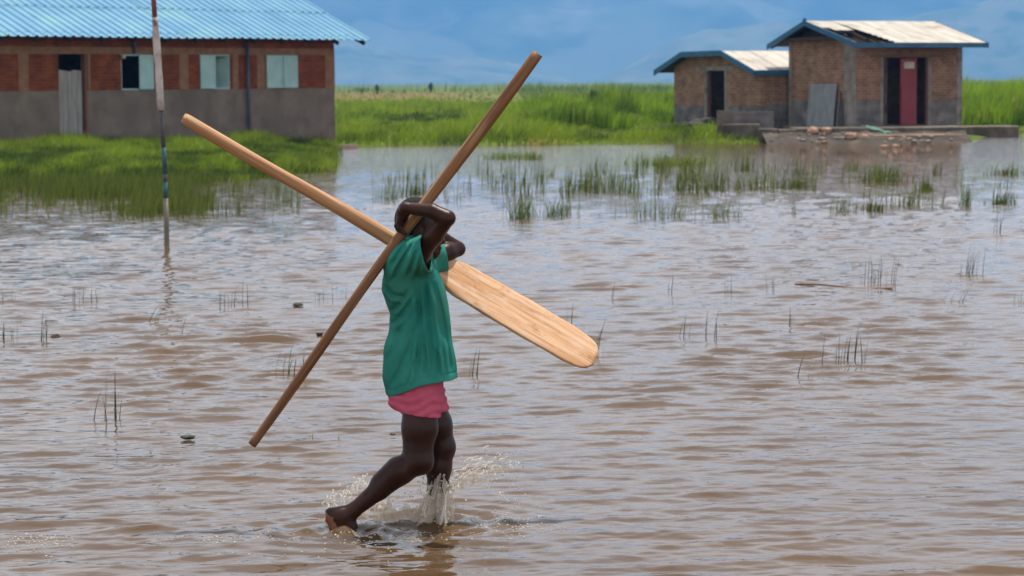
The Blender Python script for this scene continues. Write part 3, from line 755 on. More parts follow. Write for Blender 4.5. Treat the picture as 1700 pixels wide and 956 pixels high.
# ---- ledge, low walls, stones
Lz0 = -0.35
xl, xr = at_x_z(1325, LY, .3)[0], at_x_z(1692, LY, .3)[0]
xe = at_x_z(1606, LY, .3)[0]
xq0, xq1 = at_x_z(1607, LY + 4.4, .3)[0], at_x_z(1692, LY + 4.4, .3)[0]; zq_ = z_at(((xq0 + xq1) / 2, LY + 4.4), 209.5)
o = MB().box(xq0, xq1, LY + 4.4, LY + 5.6, zq_ - .35, zq_).obj('concrete_slab', M_dirty, bevel=.02)
tag(o, 'low flat concrete slab in the grass right of the hut ledge', 'slab')
led = MB().box(xl, xe, LY, LY + 5.5, Lz0, ledge_z)
o = led.obj('concrete_ledge', M_dirty, bevel=.02); tag(o, 'long low concrete ledge the larger hut stands on at the waterline', 'ledge')
blk = [(1262, 1291), (1293, 1324)]
for i, (a, b_) in enumerate(blk):
    xa, xb = at_x_z(a, LY, .3)[0], at_x_z(b_, LY, .3)[0]
    o = MB().box(xa, xb, LY + .02 * i, LY + .45, .1 - .3, ledge_z - .01 - .02 * i).obj('concrete_block', M_dirty, bevel=.015)
    tag(o, ('pale concrete block at the left end of the ledge, beside the grass', 'pale concrete block between the ledge and the end block by the grass')[i], 'block', 'concrete blocks at the end of the ledge')
xa, xb = at_x_z(1445, LY - .5, .2)[0], at_x_z(1598, LY - .5, .2)[0]
tz = z_at(((xa + xb) / 2, LY - .6), 222.5)
o = MB().box(xa, xb, LY - .7, LY - .02, -.3, tz).obj('mud_step', mat('sandy_mud', (0.19, 0.135, 0.085), (0.30, 0.215, 0.135), scale=3, rough=0.95, bump=.01, c3=(.15, .10, .06), s3=2), bevel=.03)
tag(o, 'low sandy brown step along the water in front of the red door', 'step')
xa, xb = at_x_z(1205, LY + .9, .4)[0], at_x_z(1285, LY + .9, .4)[0]
zt_ = z_at(((xa + xb) / 2, LY + .9), 184)
LW = empty('low_wall', (xa, LY + .9, 0)); tag(LW, 'dark stained low wall with a pale end pier in front of the smaller hut', 'low wall')
MB().box(0.18, xb - xa, 0, .2, -.1, zt_ - .02).obj('wall_panel', M_base, LW)
MB().box(-.22, .178, -.05, .25, -.1, zt_ + .01).obj('end_pier', M_dirty, LW)
xa, xb = at_x_z(1200, LY + .55, .4)[0], at_x_z(1262, LY + .55, .4)[0]
o = MB().box(xa, xb, LY + .5, LY + .85, -.1, z_at((xa, LY + .5), 206)).obj('concrete_kerb', M_dirty, bevel=.02); tag(o, 'short grey kerb at the foot of the low wall', 'kerb')

def lump(name, loc, r, sx, sy, sz, m_, seed, sub=2, parent=None):
    bm = bmesh.new(); bmesh.ops.create_icosphere(bm, subdivisions=sub, radius=r)
    rg = random.Random(seed); ph = [rg.uniform(0, 6.28) for _ in range(6)]
    for v in bm.verts:
        d = 1 + .22 * math.sin(v.co.x / r * 2.6 + ph[0]) * math.sin(v.co.y / r * 2.1 + ph[1]) + .14 * math.sin(v.co.z / r * 4 + ph[2]) + rg.uniform(-.08, .08)
        v.co *= d; v.co.x *= sx; v.co.y *= sy; v.co.z *= sz
    me = bpy.data.meshes.new(name); bm.to_mesh(me); bm.free()
    o = link(name, me, m_, parent); o.location = tuple(loc); return o
M_stone = mat('pinkish_stone', (0.30, 0.17, 0.105), (0.42, 0.27, 0.18), scale=6, rough=0.9)
M_gstone = mat('grey_stone', (0.16, 0.13, 0.11), (0.30, 0.25, 0.21), scale=6, rough=0.9)
def stone_at(px, py, rpx, z, lab, m_, seed, sx=1, sz=.6, grp=None, Y=None):
    P = at_z(px, py, z) if Y is None else at_x_z(px, Y, z)
    r = rpx * P[1] / F
    o = lump('stone', P + np.array([0, 0, r * .3]), r, sx, 1, sz, m_, seed)
    tag(o, lab, 'stone', grp); return o
stone_at(343, 293, 7, .0, 'small pale stone at the water edge of the left bank', M_stone, 1)
stone_at(1249, 236, 6, .0, 'lone pale stone in the grass left of the concrete blocks', M_stone, 2)
for i, (px, rr_) in enumerate(((1350, 8), (1371, 7))):
    P = at_x_z(px, LY - .25, .3); rr__ = rr_ * LY / F
    o = lump('stone', (P[0], P[1], z_at(P[:2], 217)), rr__, 1.3, 1, .85, M_stone, 10 + i); tag(o, ('sandy boulder against the ledge below the leaning metal sheet', 'sandy boulder against the ledge, second from the concrete blocks')[i], 'stone', 'sandy stones along the ledge')
for i, (px, py, rr_) in enumerate(((1413, 226, 8), (1433, 227, 7), (1396, 230, 5), (1365, 231, 5))):
    P = at_x_z(px, LY - .9, .05); rr__ = rr_ * LY / F
    o = lump('stone', (P[0], P[1], max(.02, z_at(P[:2], py))), rr__, 1.4, 1, .7, M_stone if i < 2 else M_gstone, 20 + i)
    tag(o, ('flat pinkish stone at the water just left of the sandy step', 'flat pinkish stone touching the end of the sandy step', 'grey stone in the shallows below the hut corner post', 'smallest grey stone in the shallows below the metal sheet')[i], 'stone', 'stones in the shallows')
for i, (px, py) in enumerate(((1467, 244), (1488, 243))):
    P = at_z(px, py, 0.0); o = lump('stone', (P[0], P[1], .01), 5.5 * P[1] / F, 1.2, 1, .6, M_stone, 40 + i)
    tag(o, ('pinkish stone poking out of the water below the red door, left one', 'orange-pink stone poking out of the water below the red door, right one')[i], 'stone', 'stones poking out of the water')
x0m, x1m = at_x_z(1268, LY - .6, 0)[0], at_x_z(1606, LY - .6, 0)[0]
Ymb, Xmb = np.meshgrid(np.linspace(-1.7, .05, 22), np.linspace(x0m, x1m, 90), indexing='ij')
tm_ = np.clip((Ymb + 1.45 + .5 * (fbm(Xmb * 1.3, Ymb * 0 + 3, 3, 7) - .5)) / 1.2, -.3, 1)
Zmb = .27 * tm_ + .10 * (fbm(Xmb * 4, Ymb * 5, 3, 15) - .45) * np.clip(tm_ + .3, 0, 1) - .015
o = link('mud_bank', grid_mesh('mud_bank', Xmb, Ymb + LY, Zmb), mat('wet_brown_mud', (0.028, 0.021, 0.015), (0.058, 0.043, 0.030), scale=3, rough=0.9, bump=.02, c3=(.09, .066, .044), s3=1.8)); tag(o, kind='structure')
for i in range(46):
    px = RNG.uniform(1275, 1600); yy = LY - RNG.uniform(.15, 1.3); P = at_x_z(px, yy, .1)
    hh = float(np.interp(yy, [LY - 1.45, LY - .25], [0, .25])); rr__ = RNG.uniform(1.5, 4.5) * LY / F
    o = lump('stone', (P[0], P[1], hh), rr__, RNG.uniform(1, 1.8), 1, .6, (M_stone, M_gstone, M_gstone)[i % 3], 200 + i, 1)
    tag(o, 'small rough stone among the rubble on the mud below the ledge', 'stone', 'small stones on the mud below the ledge')
# dark rubble mound by the small hut
P = at_x_z(1130, LY + 4.5, .2)
M_rub = mat('dark_rubble', (0.040, 0.036, 0.032), (0.075, 0.066, 0.058), scale=5, rough=.95)
rm = empty('rubble_mound', (P[0], P[1], 0)); tag(rm, 'dark rubble mound sloping down the left side of the smaller hut', 'rubble')
for i in range(26):
    t_ = i / 25; xx = -.9 + 1.9 * t_ + random.uniform(-.1, .1)
    lump('rubble_stone', (xx, random.uniform(-.4, .3), .16 + .26 * t_ + random.uniform(-.05, .1)), random.uniform(.13, .2), 1.2, 1, .7, M_rub, 60 + i, 2, rm)
# teal cloth
P = at_x_z(1455, LY - .1, .3)
cl = MB(); rings = []
for i in range(14):
    t_ = i / 13; yy = -.55 * t_; zz = (ledge_z + .03) * (1 - t_) ** 1.0 + (tz + .02) * t_
    rings.append([(P[0] - .25 + .55 * t_ + (j / 7 - .5) * (.22 + .04 * math.sin(i)), LY + .15 + yy, zz + .025 * math.sin(j * 1.7 + i * .8)) for j in range(8)])
o = cl.loft(rings, cap=False, closed=False).obj('cloth', mat('faded_teal_cloth', (0.07, 0.15, 0.115), (0.12, 0.21, 0.165), rough=0.9), None, True, fix=False)
md = o.modifiers.new('s', 'SOLIDIFY'); md.thickness = .012
tag(o, 'faded green cloth draped over the ledge beneath the red door', 'cloth')

# ------------------------------------------------------------------ flagpole
pp = [at_z(277, 409, -0.0)]
PY = pp[0][1]
def pp_(px, py, dy=0): return at_y(px, py, PY + dy)
FP = empty('flag_pole', pp[0]); tag(FP, 'crooked painted pole standing in the water before the brick building', 'pole')
def rel(l): return [np.array(p) - pp[0] for p in l]
pxm = F / PY
M_pw = mat('peeling_white_bark', (0.46, 0.40, 0.36), (0.60, 0.53, 0.48), scale=9, rough=0.9, bump=.01, c3=(.16, .10, .09), s3=7)
M_pr = mat('faded_red_paint', (0.20, 0.04, 0.04), (0.27, 0.08, 0.075), scale=8, rough=0.8)
M_pd = mat('dark_metal_tube', (0.055, 0.055, 0.065), (0.09, 0.085, 0.09), scale=8, rough=0.5, c3=(.16, .09, .06), s3=6)
M_pt = mat('teal_paint', (0.025, 0.085, 0.085), (0.04, 0.125, 0.12), scale=8, rough=0.5)
M_pg = mat('muddy_grey_tube', (0.15, 0.125, 0.095), (0.24, 0.20, 0.15), scale=8, rough=0.7)
a = rel([pp_(254, -60), pp_(255, 0), pp_(257, 30)]); MB().tube(a, [4.2 / pxm] * 3, 10).obj('pole_tip', M_pr, FP, True)
a = rel([pp_(257, 29), pp_(258, 42), pp_(259, 60), pp_(261, 85), pp_(263, 110), pp_(264, 130), pp_(265.5, 155), pp_(267.5, 183)])
MB().tube(a, [r_ / pxm for r_ in (4.6, 5.2, 6.0, 6.2, 5.4, 6.2, 5.8, 6.0)], 12).obj('bark_sleeve', M_pw, FP, True)
a = rel([pp_(267, 182), pp_(269.5, 215), pp_(271.5, 246)]); MB().tube(a, [3.6 / pxm] * 3, 10).obj('lower_tube', M_pd, FP, True)
a = rel([pp_(271.4, 245), pp_(273, 265), pp_(274, 288)]); MB().tube(a, [4.2 / pxm] * 3, 10).obj('teal_band', M_pt, FP, True)
a = rel([pp_(273.9, 287), pp_(274.3, 303)]); MB().tube(a, [3.5 / pxm] * 2, 10).obj('lower_tube', M_pd, FP, True)
a = rel([pp_(274.2, 302), pp_(275, 330)]); MB().tube(a, [3.9 / pxm] * 2, 10).obj('teal_band', M_pt, FP, True)
a = rel([pp_(274.9, 329), pp_(276.4, 370), pp_(277, 409), pp_(277.6, 430)]); MB().tube(a, [4.3 / pxm] * 4, 10).obj('pole_foot', M_pg, FP, True)

# ------------------------------------------------------------------ person (signed distance field -> one continuous skin)
def B(px, py, dy=0.0): return at_y(px, py, BOYY + dy)
PXM = F / BOYY
class Field:
    def __init__(s, lo, hi, h):
        s.lo = np.array(lo, float); s.h = h
        s.n = np.ceil((np.array(hi) - s.lo) / h).astype(int) + 1
        s.ax = [s.lo[i] + h * np.arange(s.n[i]) for i in range(3)]
        s.F = np.full(s.n, 0.5, dtype=np.float32)
    def sub(s, lo, hi):
        a = np.clip(((np.array(lo) - s.lo) / s.h).astype(int) - 1, 0, s.n); b = np.clip(((np.array(hi) - s.lo) / s.h).astype(int) + 2, 0, s.n)
        sl = tuple(slice(x, y) for x, y in zip(a, b))
        P = np.meshgrid(*[s.ax[i][sl[i]] for i in range(3)], indexing='ij', sparse=True)
        return sl, P
    def merge(s, sl, d, k):
        f = s.F[sl]
        if k <= 0: s.F[sl] = np.minimum(f, d); return
        hh = np.clip(0.5 + 0.5 * (f - d) / k, 0, 1)
        s.F[sl] = f * (1 - hh) + d * hh - k * hh * (1 - hh)
    def cone(s, a, b, ra, rb, k=0.015, sq=None):
        a, b = np.array(a, float), np.array(b, float); r = max(ra, rb) + k * 2 + 3 * s.h
        sl, P = s.sub(np.minimum(a, b) - r, np.maximum(a, b) + r)
        ab = b - a; L2 = ab @ ab + 1e-12
        t = np.clip(((P[0] - a[0]) * ab[0] + (P[1] - a[1]) * ab[1] + (P[2] - a[2]) * ab[2]) / L2, 0, 1)
        d = np.sqrt((P[0] - a[0] - t * ab[0]) ** 2 + (P[1] - a[1] - t * ab[1]) ** 2 + (P[2] - a[2] - t * ab[2]) ** 2) - (ra + (rb - ra) * t)
        s.merge(sl, d.astype(np.float32), k); return s
    def chain(s, pts, rs, k=0.015):
        for i in range(len(pts) - 1): s.cone(pts[i], pts[i + 1], rs[i], rs[i + 1], k)
        return s
    def ell(s, c, r, k=0.015, rot=0.0):          # ellipsoid, rotated about y (in the picture plane)
        c = np.array(c, float); r = np.array(r, float); m = r.max() + k * 2 + 3 * s.h
        sl, P = s.sub(c - m, c + m)
        x, y, z = P[0] - c[0], P[1] - c[1], P[2] - c[2]
        cs, sn = math.cos(rot), math.sin(rot)
        x, z = cs * x + sn * z, -sn * x + cs * z
        k0 = np.sqrt((x / r[0]) ** 2 + (y / r[1]) ** 2 + (z / r[2]) ** 2); k1 = np.sqrt((x / r[0] ** 2) ** 2 + (y / r[1] ** 2) ** 2 + (z / r[2] ** 2) ** 2)
        s.merge(sl, (k0 * (k0 - 1) / np.maximum(k1, 1e-6)).astype(np.float32), k); return s
    def all(s): return np.meshgrid(*s.ax, indexing='ij', sparse=True)
def nets(F, lo, h):
    ins = F < 0; nx, ny, nz = F.shape
    c = np.zeros((nx - 1, ny - 1, nz - 1), np.int8)
    for i in (0, 1):
        for j in (0, 1):
            for k_ in (0, 1): c += ins[i:nx - 1 + i, j:ny - 1 + j, k_:nz - 1 + k_]
    act = np.argwhere((c > 0) & (c < 8)); idx = np.full(c.shape, -1, np.int32); idx[tuple(act.T)] = np.arange(len(act))
    acc = np.zeros((len(act), 3)); cnt = np.zeros(len(act))
    cor = [(i, j, k_) for i in (0, 1) for j in (0, 1) for k_ in (0, 1)]
    for a in cor:
        for ax in range(3):
            if a[ax]: continue
            b_ = list(a); b_[ax] = 1
            fa = F[tuple((act + a).T)]; fb = F[tuple((act + b_).T)]
            m_ = (fa < 0) != (fb < 0); t = fa[m_] / (fa[m_] - fb[m_])
            p = np.tile(np.array(a, float), (m_.sum(), 1)); p[:, ax] = t
            acc[m_] += p; cnt[m_] += 1
    V = (act + acc / cnt[:, None]) * h + np.array(lo)
    Q = []
    for ax in range(3):
        u, v = (ax + 1) % 3, (ax + 2) % 3
        s0 = [slice(None)] * 3; s1 = [slice(None)] * 3; s0[ax] = slice(0, -1); s1[ax] = slice(1, None)
        e = np.argwhere(ins[tuple(s0)] != ins[tuple(s1)])
        e = e[(e[:, u] > 0) & (e[:, v] > 0) & (e[:, u] < F.shape[u] - 1) & (e[:, v] < F.shape[v] - 1)]
        a0 = ins[tuple(e.T)]
        du = np.zeros(3, int); du[u] = 1; dv = np.zeros(3, int); dv[v] = 1
        q = np.stack([idx[tuple(x.T)] for x in (e - du - dv, e - dv, e, e - du)], -1)
        q[~a0] = q[~a0][:, ::-1]
        Q.append(q)
    return V, np.concatenate(Q)
def smooth_mesh(V, Q, it=2, lam=0.5):
    E = np.concatenate([Q[:, [0, 1]], Q[:, [1, 2]], Q[:, [2, 3]], Q[:, [3, 0]]])
    for s_ in range(it):
        for l_ in (lam, -lam * 1.04):
            A_ = np.zeros_like(V); c = np.zeros(len(V))
            for i in range(3): A_[:, i] = np.bincount(E[:, 0], V[E[:, 1], i], len(V)) + np.bincount(E[:, 1], V[E[:, 0], i], len(V))
            c = np.bincount(E[:, 0], minlength=len(V)) + np.bincount(E[:, 1], minlength=len(V))
            V = V + l_ * (A_ / np.maximum(c, 1)[:, None] - V)
    return V
def field_obj(name, fld, m_, parent, sm=2):
    V, Q = nets(fld.F, fld.lo, fld.h); V = smooth_mesh(V, Q, sm)
    return link(name, np_mesh(name, V - PORG, Q, np.full(len(Q), 4), True), m_, parent), V, Q

PORG = at_z(650, 875)
# poles of interest
POLE_A, POLE_B = B(891, 87, -.125), B(416, 737, -.125)
PAD_A, PAD_B = B(304, 195, .15), B(722, 440, .15)
def along(a, b_, t): return np.array(a) * (1 - t) + np.array(b_) * t
lo = np.array([min(B(530, 0)[0], 0) , BOYY - .36, -.16]); hi = np.array([B(785, 0)[0], BOYY + .34, B(0, 318)[2]])
H_ = .0042
body = Field(lo, hi, H_)
# torso (inside the shirt)
body.cone(B(692, 640, 0), B(694, 560, 0), .078, .082, .03).cone(B(694, 560, 0), B(680, 470, 0), .08, .088, .03)
body.cone(B(682, 455, -.06), B(684, 455, .06), .07, .07, .03)
body.cone(B(694, 425, 0), B(697, 395, 0), .038, .036, .02)          # neck
for sd, sh_ in ((-1, B(698, 418, -.125)), (1, B(712, 424, .125))): body.cone(B(680, 445, sd * .06), sh_, .05, .042, .03)
# pelvis and legs
body.cone(B(692, 652, -.04), B(694, 652, .04), .074, .074, .03)
hipN, kneeN, ankN = B(697, 668, -.07), B(692, 764, -.085), B(586, 848, -.085)
body.chain([hipN, B(697, 710, -.075), kneeN], [.064, .064, .052], .02)
body.ell(B(704, 766, -.085), (.036, .045, .045), .02)                 # kneecap
body.chain([kneeN, B(666, 782, -.085), B(630, 812, -.085), ankN], [.050, .047, .037, .027], .015)
body.cone(B(660, 780, -.085), B(635, 800, -.085), .048, .040, .02)
# near foot: heel up, toes down in the water
heel, ball, toe = B(551, 856, -.085), B(573, 893, -.085), B(592, 918, -.085)
body.chain([ankN, B(566, 856, -.085), heel], [.028, .031, .026], .012)
body.cone(B(574, 856, -.085), B(588, 890, -.085), .030, .026, .014)
body.chain([heel, B(562, 876, -.085), ball], [.029, .028, .026], .015)
body.cone(B(566, 860, -.085), B(582, 896, -.085), .034, .027, .02)
for j, w_ in enumerate((-.03, -.012, .006, .022, .036)):
    body.chain([B(576, 890, -.085 + w_ * .75), B(590, 912, -.085 + w_), B(599, 918, -.085 + w_ * 1.1)], [.013, .010, .008], .006)
hipF, kneeF, ankF = B(710, 668, .07), B(733, 742, .075), B(727, 850, .075)
body.chain([hipF, B(722, 705, .073), kneeF], [.062, .062, .049], .02)
body.ell(B(742, 742, .072), (.028, .04, .04), .02)
body.chain([kneeF, B(728, 775, .075), B(727, 810, .075), ankF], [.047, .048, .038, .028], .015)
body.chain([ankF, B(736, 872, .075), B(765, 882, .075), B(785, 885, .075)], [.028, .028, .024, .014], .01)
# near arm
shN, elN, wrN = B(699, 417, -.135), B(743, 362, -.232), B(673, 345, -.180)
body.chain([shN, along(shN, elN, .5), elN], [.037, .0335, .028], .015)
body.chain([elN, B(719, 351, -.215), wrN], [.029, .0275, .0195], .006)
# near hand hanging over the pole
pdir = np.array(POLE_A) - np.array(POLE_B); pdir /= np.linalg.norm(pdir)
pperp = np.cross(pdir, [0, 1.0, 0]); pperp /= np.linalg.norm(pperp)
if pperp[0] > 0: pperp = -pperp                     # points to the upper-left of the pole
tG = (B(671, 389, -.125) - np.array(POLE_B)) @ pdir
GR = np.array(POLE_B) + pdir * tG                   # grip centre on the pole
PR = .0215
fl_ = (.9, 1.0, .95, .8)
body.cone(wrN, B(667, 352, -.150), .019, .016, .012)
for j in range(4):
    dy = (j - 1.5) * .0165
    kn = B(662.5 - .6 * (1.5 - abs(j - 1.5)), 367 + 1.5 * abs(j - 1.2), -.125 + dy * 1.1 - .006)
    body.cone(B(667, 350, -.150 + dy * .5), kn, .0135, .0105, .012)
    off = math.sqrt(max(PR * PR - min(abs(dy), PR) ** 2, 0)) + .0055
    tipc = GR + pdir * .004 * (1.5 - j) + pperp * off + np.array([0, dy * 1.15, 0])
    mid_ = (kn + tipc) / 2 + np.array([-.0075, 0, .001]) * fl_[j]
    body.chain([kn, mid_, tipc], [.0098, .009, .0078], .003)
    if j < 2: body.chain([tipc, tipc + np.array([.008, -.004, -.006])], [.0078, .0072], .003)
th0 = wrN + np.array([.006, .02, -.02])
body.chain([th0, GR + pdir * .045 + pperp * (PR + .008) + np.array([0, .006, 0]), GR + pdir * .035 + pperp * .006 + np.array([0, PR + .009, 0])], [.0115, .0095, .008], .004)
# far arm
shF, elF, wrF = B(722, 426, .15), B(760, 413, .235), B(692, 380, .20)
body.chain([shF, along(shF, elF, .5), elF], [.038, .036, .028], .012)
body.chain([elF, B(736, 398, .225), wrF], [.029, .028, .020], .006)
paddir = np.array(PAD_B) - np.array(PAD_A); paddir /= np.linalg.norm(paddir)
padperp = np.cross(paddir, [0, 1.0, 0]); padperp /= np.linalg.norm(padperp)
if padperp[2] < 0: padperp = -padperp
SR = .0275
tG2 = (B(678, 414, .15) - np.array(PAD_A)) @ paddir
G2 = np.array(PAD_A) + paddir * tG2
for j in range(4):
    off = (j - 1.5) * .017
    kn = G2 + paddir * off + padperp * (SR + .012) + np.array([0, .012, 0])
    body.cone(wrF, kn, .016, .0105, .012)
    pts = [kn]
    for q_ in (50, 100, 150):
        a_ = R(q_ * fl_[j]); pts.append(G2 + paddir * off + (SR + .0085) * (math.cos(a_) * padperp + math.sin(a_) * np.array([0, 1.0, 0])))
    body.chain(pts, [.0095, .009, .0085, .0075], .003)
body.chain([wrF + np.array([.01, -.012, -.01]), G2 + paddir * .045 + padperp * (SR + .006) + np.array([0, -.014, 0]), G2 + paddir * .04 + np.array([0, -SR - .008, 0])], [.0115, .0095, .008], .004)
# head
head = Field(B(640, 445)[[0, 1, 2]] * [1, 0, 1] + [0, BOYY - .12, 0], B(755, 318) * [1, 0, 1] + [0, BOYY + .12, 0], H_)
hc = B(692, 367, 0)
head.ell(hc, (.078, .070, .087), .01, rot=.25)
head.ell(B(703, 385, 0), (.062, .060, .078), .02, rot=-.15)         # face mass
head.ell(B(718, 416, 0), (.030, .036, .030), .02)                    # jaw and chin
head.cone(B(706, 412, -.035), B(719, 421, -.012), .020, .018, .015).cone(B(706, 412, .035), B(719, 421, .012), .020, .018, .015)
head.cone(B(725, 383, 0), B(734, 400, 0), .009, .0125, .008)          # nose
head.ell(B(730, 403, -.010), (.009, .008, .007), .004).ell(B(730, 403, .010), (.009, .008, .007), .004)
head.cone(B(729, 411, -.016), B(729.5, 411, .016), .0095, .0095, .004)
head.cone(B(727, 418, -.014), B(727.5, 418, .014), .0095, .0095, .004)
head.cone(B(722, 375, -.03), B(726, 374, 0), .011, .010, .012).cone(B(722, 375, .03), B(726, 374, 0), .011, .010, .012)   # brow
for sd in (-1, 1):
    head.ell(B(722, 384, sd * .030), (.011, .014, .010), .003)        # eyelids
    head.ell(B(694, 388, sd * .068), (.016, .010, .026), .004, rot=-.2)   # ears
head.cone(B(694, 425, 0), B(697, 395, 0), .036, .036, .015)
sl, P_ = body.sub(head.lo + H_, head.lo + H_ * (head.n - 3))
# resample the head onto the body's grid (trilinear) and join
gi = [(body.ax[i][sl[i]] - head.lo[i]) / H_ for i in range(3)]
def tri(Fh, gi):
    i0 = [np.clip(np.floor(g_).astype(int), 0, Fh.shape[a_] - 2) for a_, g_ in enumerate(gi)]; fr = [g_ - i for g_, i in zip(gi, i0)]
    out = 0
    for dx in (0, 1):
        for dy in (0, 1):
            for dz in (0, 1):
                wgt = (fr[0] if dx else 1 - fr[0])[:, None, None] * (fr[1] if dy else 1 - fr[1])[None, :, None] * (fr[2] if dz else 1 - fr[2])[None, None, :]
                out = out + wgt * Fh[np.ix_(i0[0] + dx, i0[1] + dy, i0[2] + dz)]
    return out
body.merge(sl, tri(head.F, gi).astype(np.float32), .004)

M_skin = mat('dark_skin', (0.027, 0.0088, 0.0050), (0.044, 0.0160, 0.0098), scale=14, rough=0.34, spec=0.20, bump=.0008, bscale=260)
M_sole = mat('sole_skin', (0.22, 0.085, 0.045), (0.28, 0.115, 0.065), scale=20, rough=0.6)
PER = empty('person', PORG)
tag(PER, 'barefoot child in teal shirt and pink shorts wading, carrying a pole and a paddle', 'person')
bo, V, Q = field_obj('body', body, M_skin, PER, 2)
bo.data.materials.append(M_sole)
fc = V[Q].mean(1); e1 = V[Q[:, 1]] - V[Q[:, 0]]; e2_ = V[Q[:, 3]] - V[Q[:, 0]]; nn = np.cross(e1, e2_); nn /= np.linalg.norm(nn, axis=1)[:, None] + 1e-12
soledir = np.array([-.82, -.22, -.5]); soledir /= np.linalg.norm(soledir)
foot = (fc[:, 2] < B(0, 846)[2]) & (fc[:, 0] < B(592, 0)[0]) & (nn @ soledir > .38) & (np.linalg.norm(np.cross(fc - heel, (ball - heel) / np.linalg.norm(ball - heel)), axis=1) < .034)
palm = np.zeros(len(fc), bool)
bo.data.polygons.foreach_set('material_index', foot.astype(np.int32))
# hair: close-cropped cap
hair = Field(head.lo, head.lo + H_ * (head.n - 1), H_)
hair.ell(hc, (.0815, .0735, .0905), .0, rot=.25)
HP = hair.all()
tmask = (HP[0] - B(716, 0)[0]) * .75 + (B(0, 352)[2] - HP[2]) * .66 + 0 * HP[1]       # hairline at the forehead
tm2 = (B(0, 396)[2] - HP[2]) + 0 * HP[0] + 0 * HP[1]                                   # nape
tm3 = np.minimum(HP[0] - B(690, 0)[0], B(0, 378)[2] - HP[2]) + 0 * HP[1]               # in front of the ear
hair.F = np.maximum(np.maximum(hair.F, tmask), np.maximum(tm2, tm3)).astype(np.float32)
field_obj('hair', hair, mat('black_cropped_hair', (0.010, 0.009, 0.009), (0.022, 0.019, 0.018), scale=180, rough=0.85, bump=.002, bscale=300, spec=.2), PER, 1)

# shirt
shirt = Field([B(620, 0)[0], BOYY - .30, B(0, 664)[2]], [B(768, 0)[0], BOYY + .28, B(0, 372)[2]], .0034)
X_, Y_, Z_ = shirt.all()
PYg = CY - 0 * Z_
rowz = np.array([B(690, r_)[2] for r_ in range(360, 680, 4)])[::-1]; rowv = np.arange(360, 680, 4)[::-1]
PYg = np.interp(Z_.ravel(), rowz, rowv).reshape(Z_.shape)
sil = np.array([(385, 676, 698, .05), (395, 664, 705, .075), (405, 655, 711, .115), (418, 648, 716, .135), (432, 642, 720, .142), (450, 637, 727, .142), (465, 634, 733, .138), (480, 633.5, 738, .132),
                (500, 640, 742, .126), (520, 647, 745, .122), (550, 644, 749, .124), (580, 637, 752, .130), (605, 634, 755, .136), (625, 634, 758, .142), (650, 640, 762, .145), (670, 646, 764, .145)])
xL = np.interp(PYg, sil[:, 0], sil[:, 1]); xR = np.interp(PYg, sil[:, 0], sil[:, 2]); dd_ = np.interp(PYg, sil[:, 0], sil[:, 3])
cx_ = at_y(850, 478, BOYY)[0]
toX = lambda px: (px - CX) / PXM
xc = toX((xL + xR) / 2) + (Z_ - CAMH) * (-math.sin(ROLL)) * 0
# correct for the camera roll: world x of a column at row py
xc = xc + math.sin(ROLL) * (CY - PYg) / PXM; ax_ = (xR - xL) / 2 / PXM
q_ = ((np.abs((X_ - xc) / ax_)) ** 2.4 + (np.abs((Y_ - BOYY) / dd_)) ** 2.4) ** (1 / 2.4)
shirt.F = np.broadcast_to((q_ - 1) * np.minimum(ax_, dd_), shirt.F.shape).astype(np.float32).copy()
top = Z_ - B(690, 384)[2]
shirt.F = np.maximum(shirt.F, top + 0 * shirt.F).astype(np.float32)
shirt.cone(B(669, 432, -.085), B(716, 418, -.175), .072, .068, .03)
shirt.cone(B(690, 430, .085), B(744, 424, .18), .070, .062, .03)
# folds
xu = B(690, 462)
ph_ = np.arctan2(X_ - xu[0] + .0 * Z_, xu[2] - Z_ + .02)
rad_ = np.sqrt((X_ - xu[0]) ** 2 + (Z_ - xu[2]) ** 2)
side = np.where(Y_ < BOYY, 1.0, -1.0)
wob = .5 * np.sin(Z_ * 21 + X_ * 9) + .35 * np.sin(Z_ * 43 - X_ * 17 + 1)
PXg = CX + PXM * (X_ - math.sin(ROLL) * (CY - PYg) / PXM)          # photo column of each cell
fold = 0.0 * (X_ + Y_ + Z_)
def crease(pts, wd, amp, sd=1):
    """a drag line in the cloth along a polyline (photo column, row); amp > 0 sinks a valley with a raised lip beside it"""
    global fold
    best = np.full(np.broadcast(X_, Z_).shape, 1e9); sgn = np.zeros_like(best); tt = np.zeros_like(best); n_ = len(pts) - 1
    for i in range(n_):
        (x0_, y0_), (x1_, y1_) = pts[i], pts[i + 1]; dx, dy = x1_ - x0_, y1_ - y0_; L2 = dx * dx + dy * dy
        t_ = np.clip(((PXg - x0_) * dx + (PYg - y0_) * dy) / L2, 0, 1); ex, ey = PXg - x0_ - t_ * dx, PYg - y0_ - t_ * dy
        d = np.hypot(ex, ey); m_ = d < best; best = np.where(m_, d, best); sgn = np.where(m_, (dx * ey - dy * ex) / math.sqrt(L2), sgn); tt = np.where(m_, (i + t_) / n_, tt)
    tp_ = np.clip(tt * 5, .15, 1) * np.clip((1 - tt) * 5, .1, 1)
    prof = np.exp(-(sgn / wd) ** 2) - .8 * np.exp(-((sgn - wd * 1.9) / (wd * 1.1)) ** 2)
    prof = prof * np.exp(-np.maximum(best - np.abs(sgn), 0) ** 2 / wd ** 2)
    fold = fold + amp * tp_ * prof * np.clip((BOYY + .02 - Y_) / .05, 0, 1)
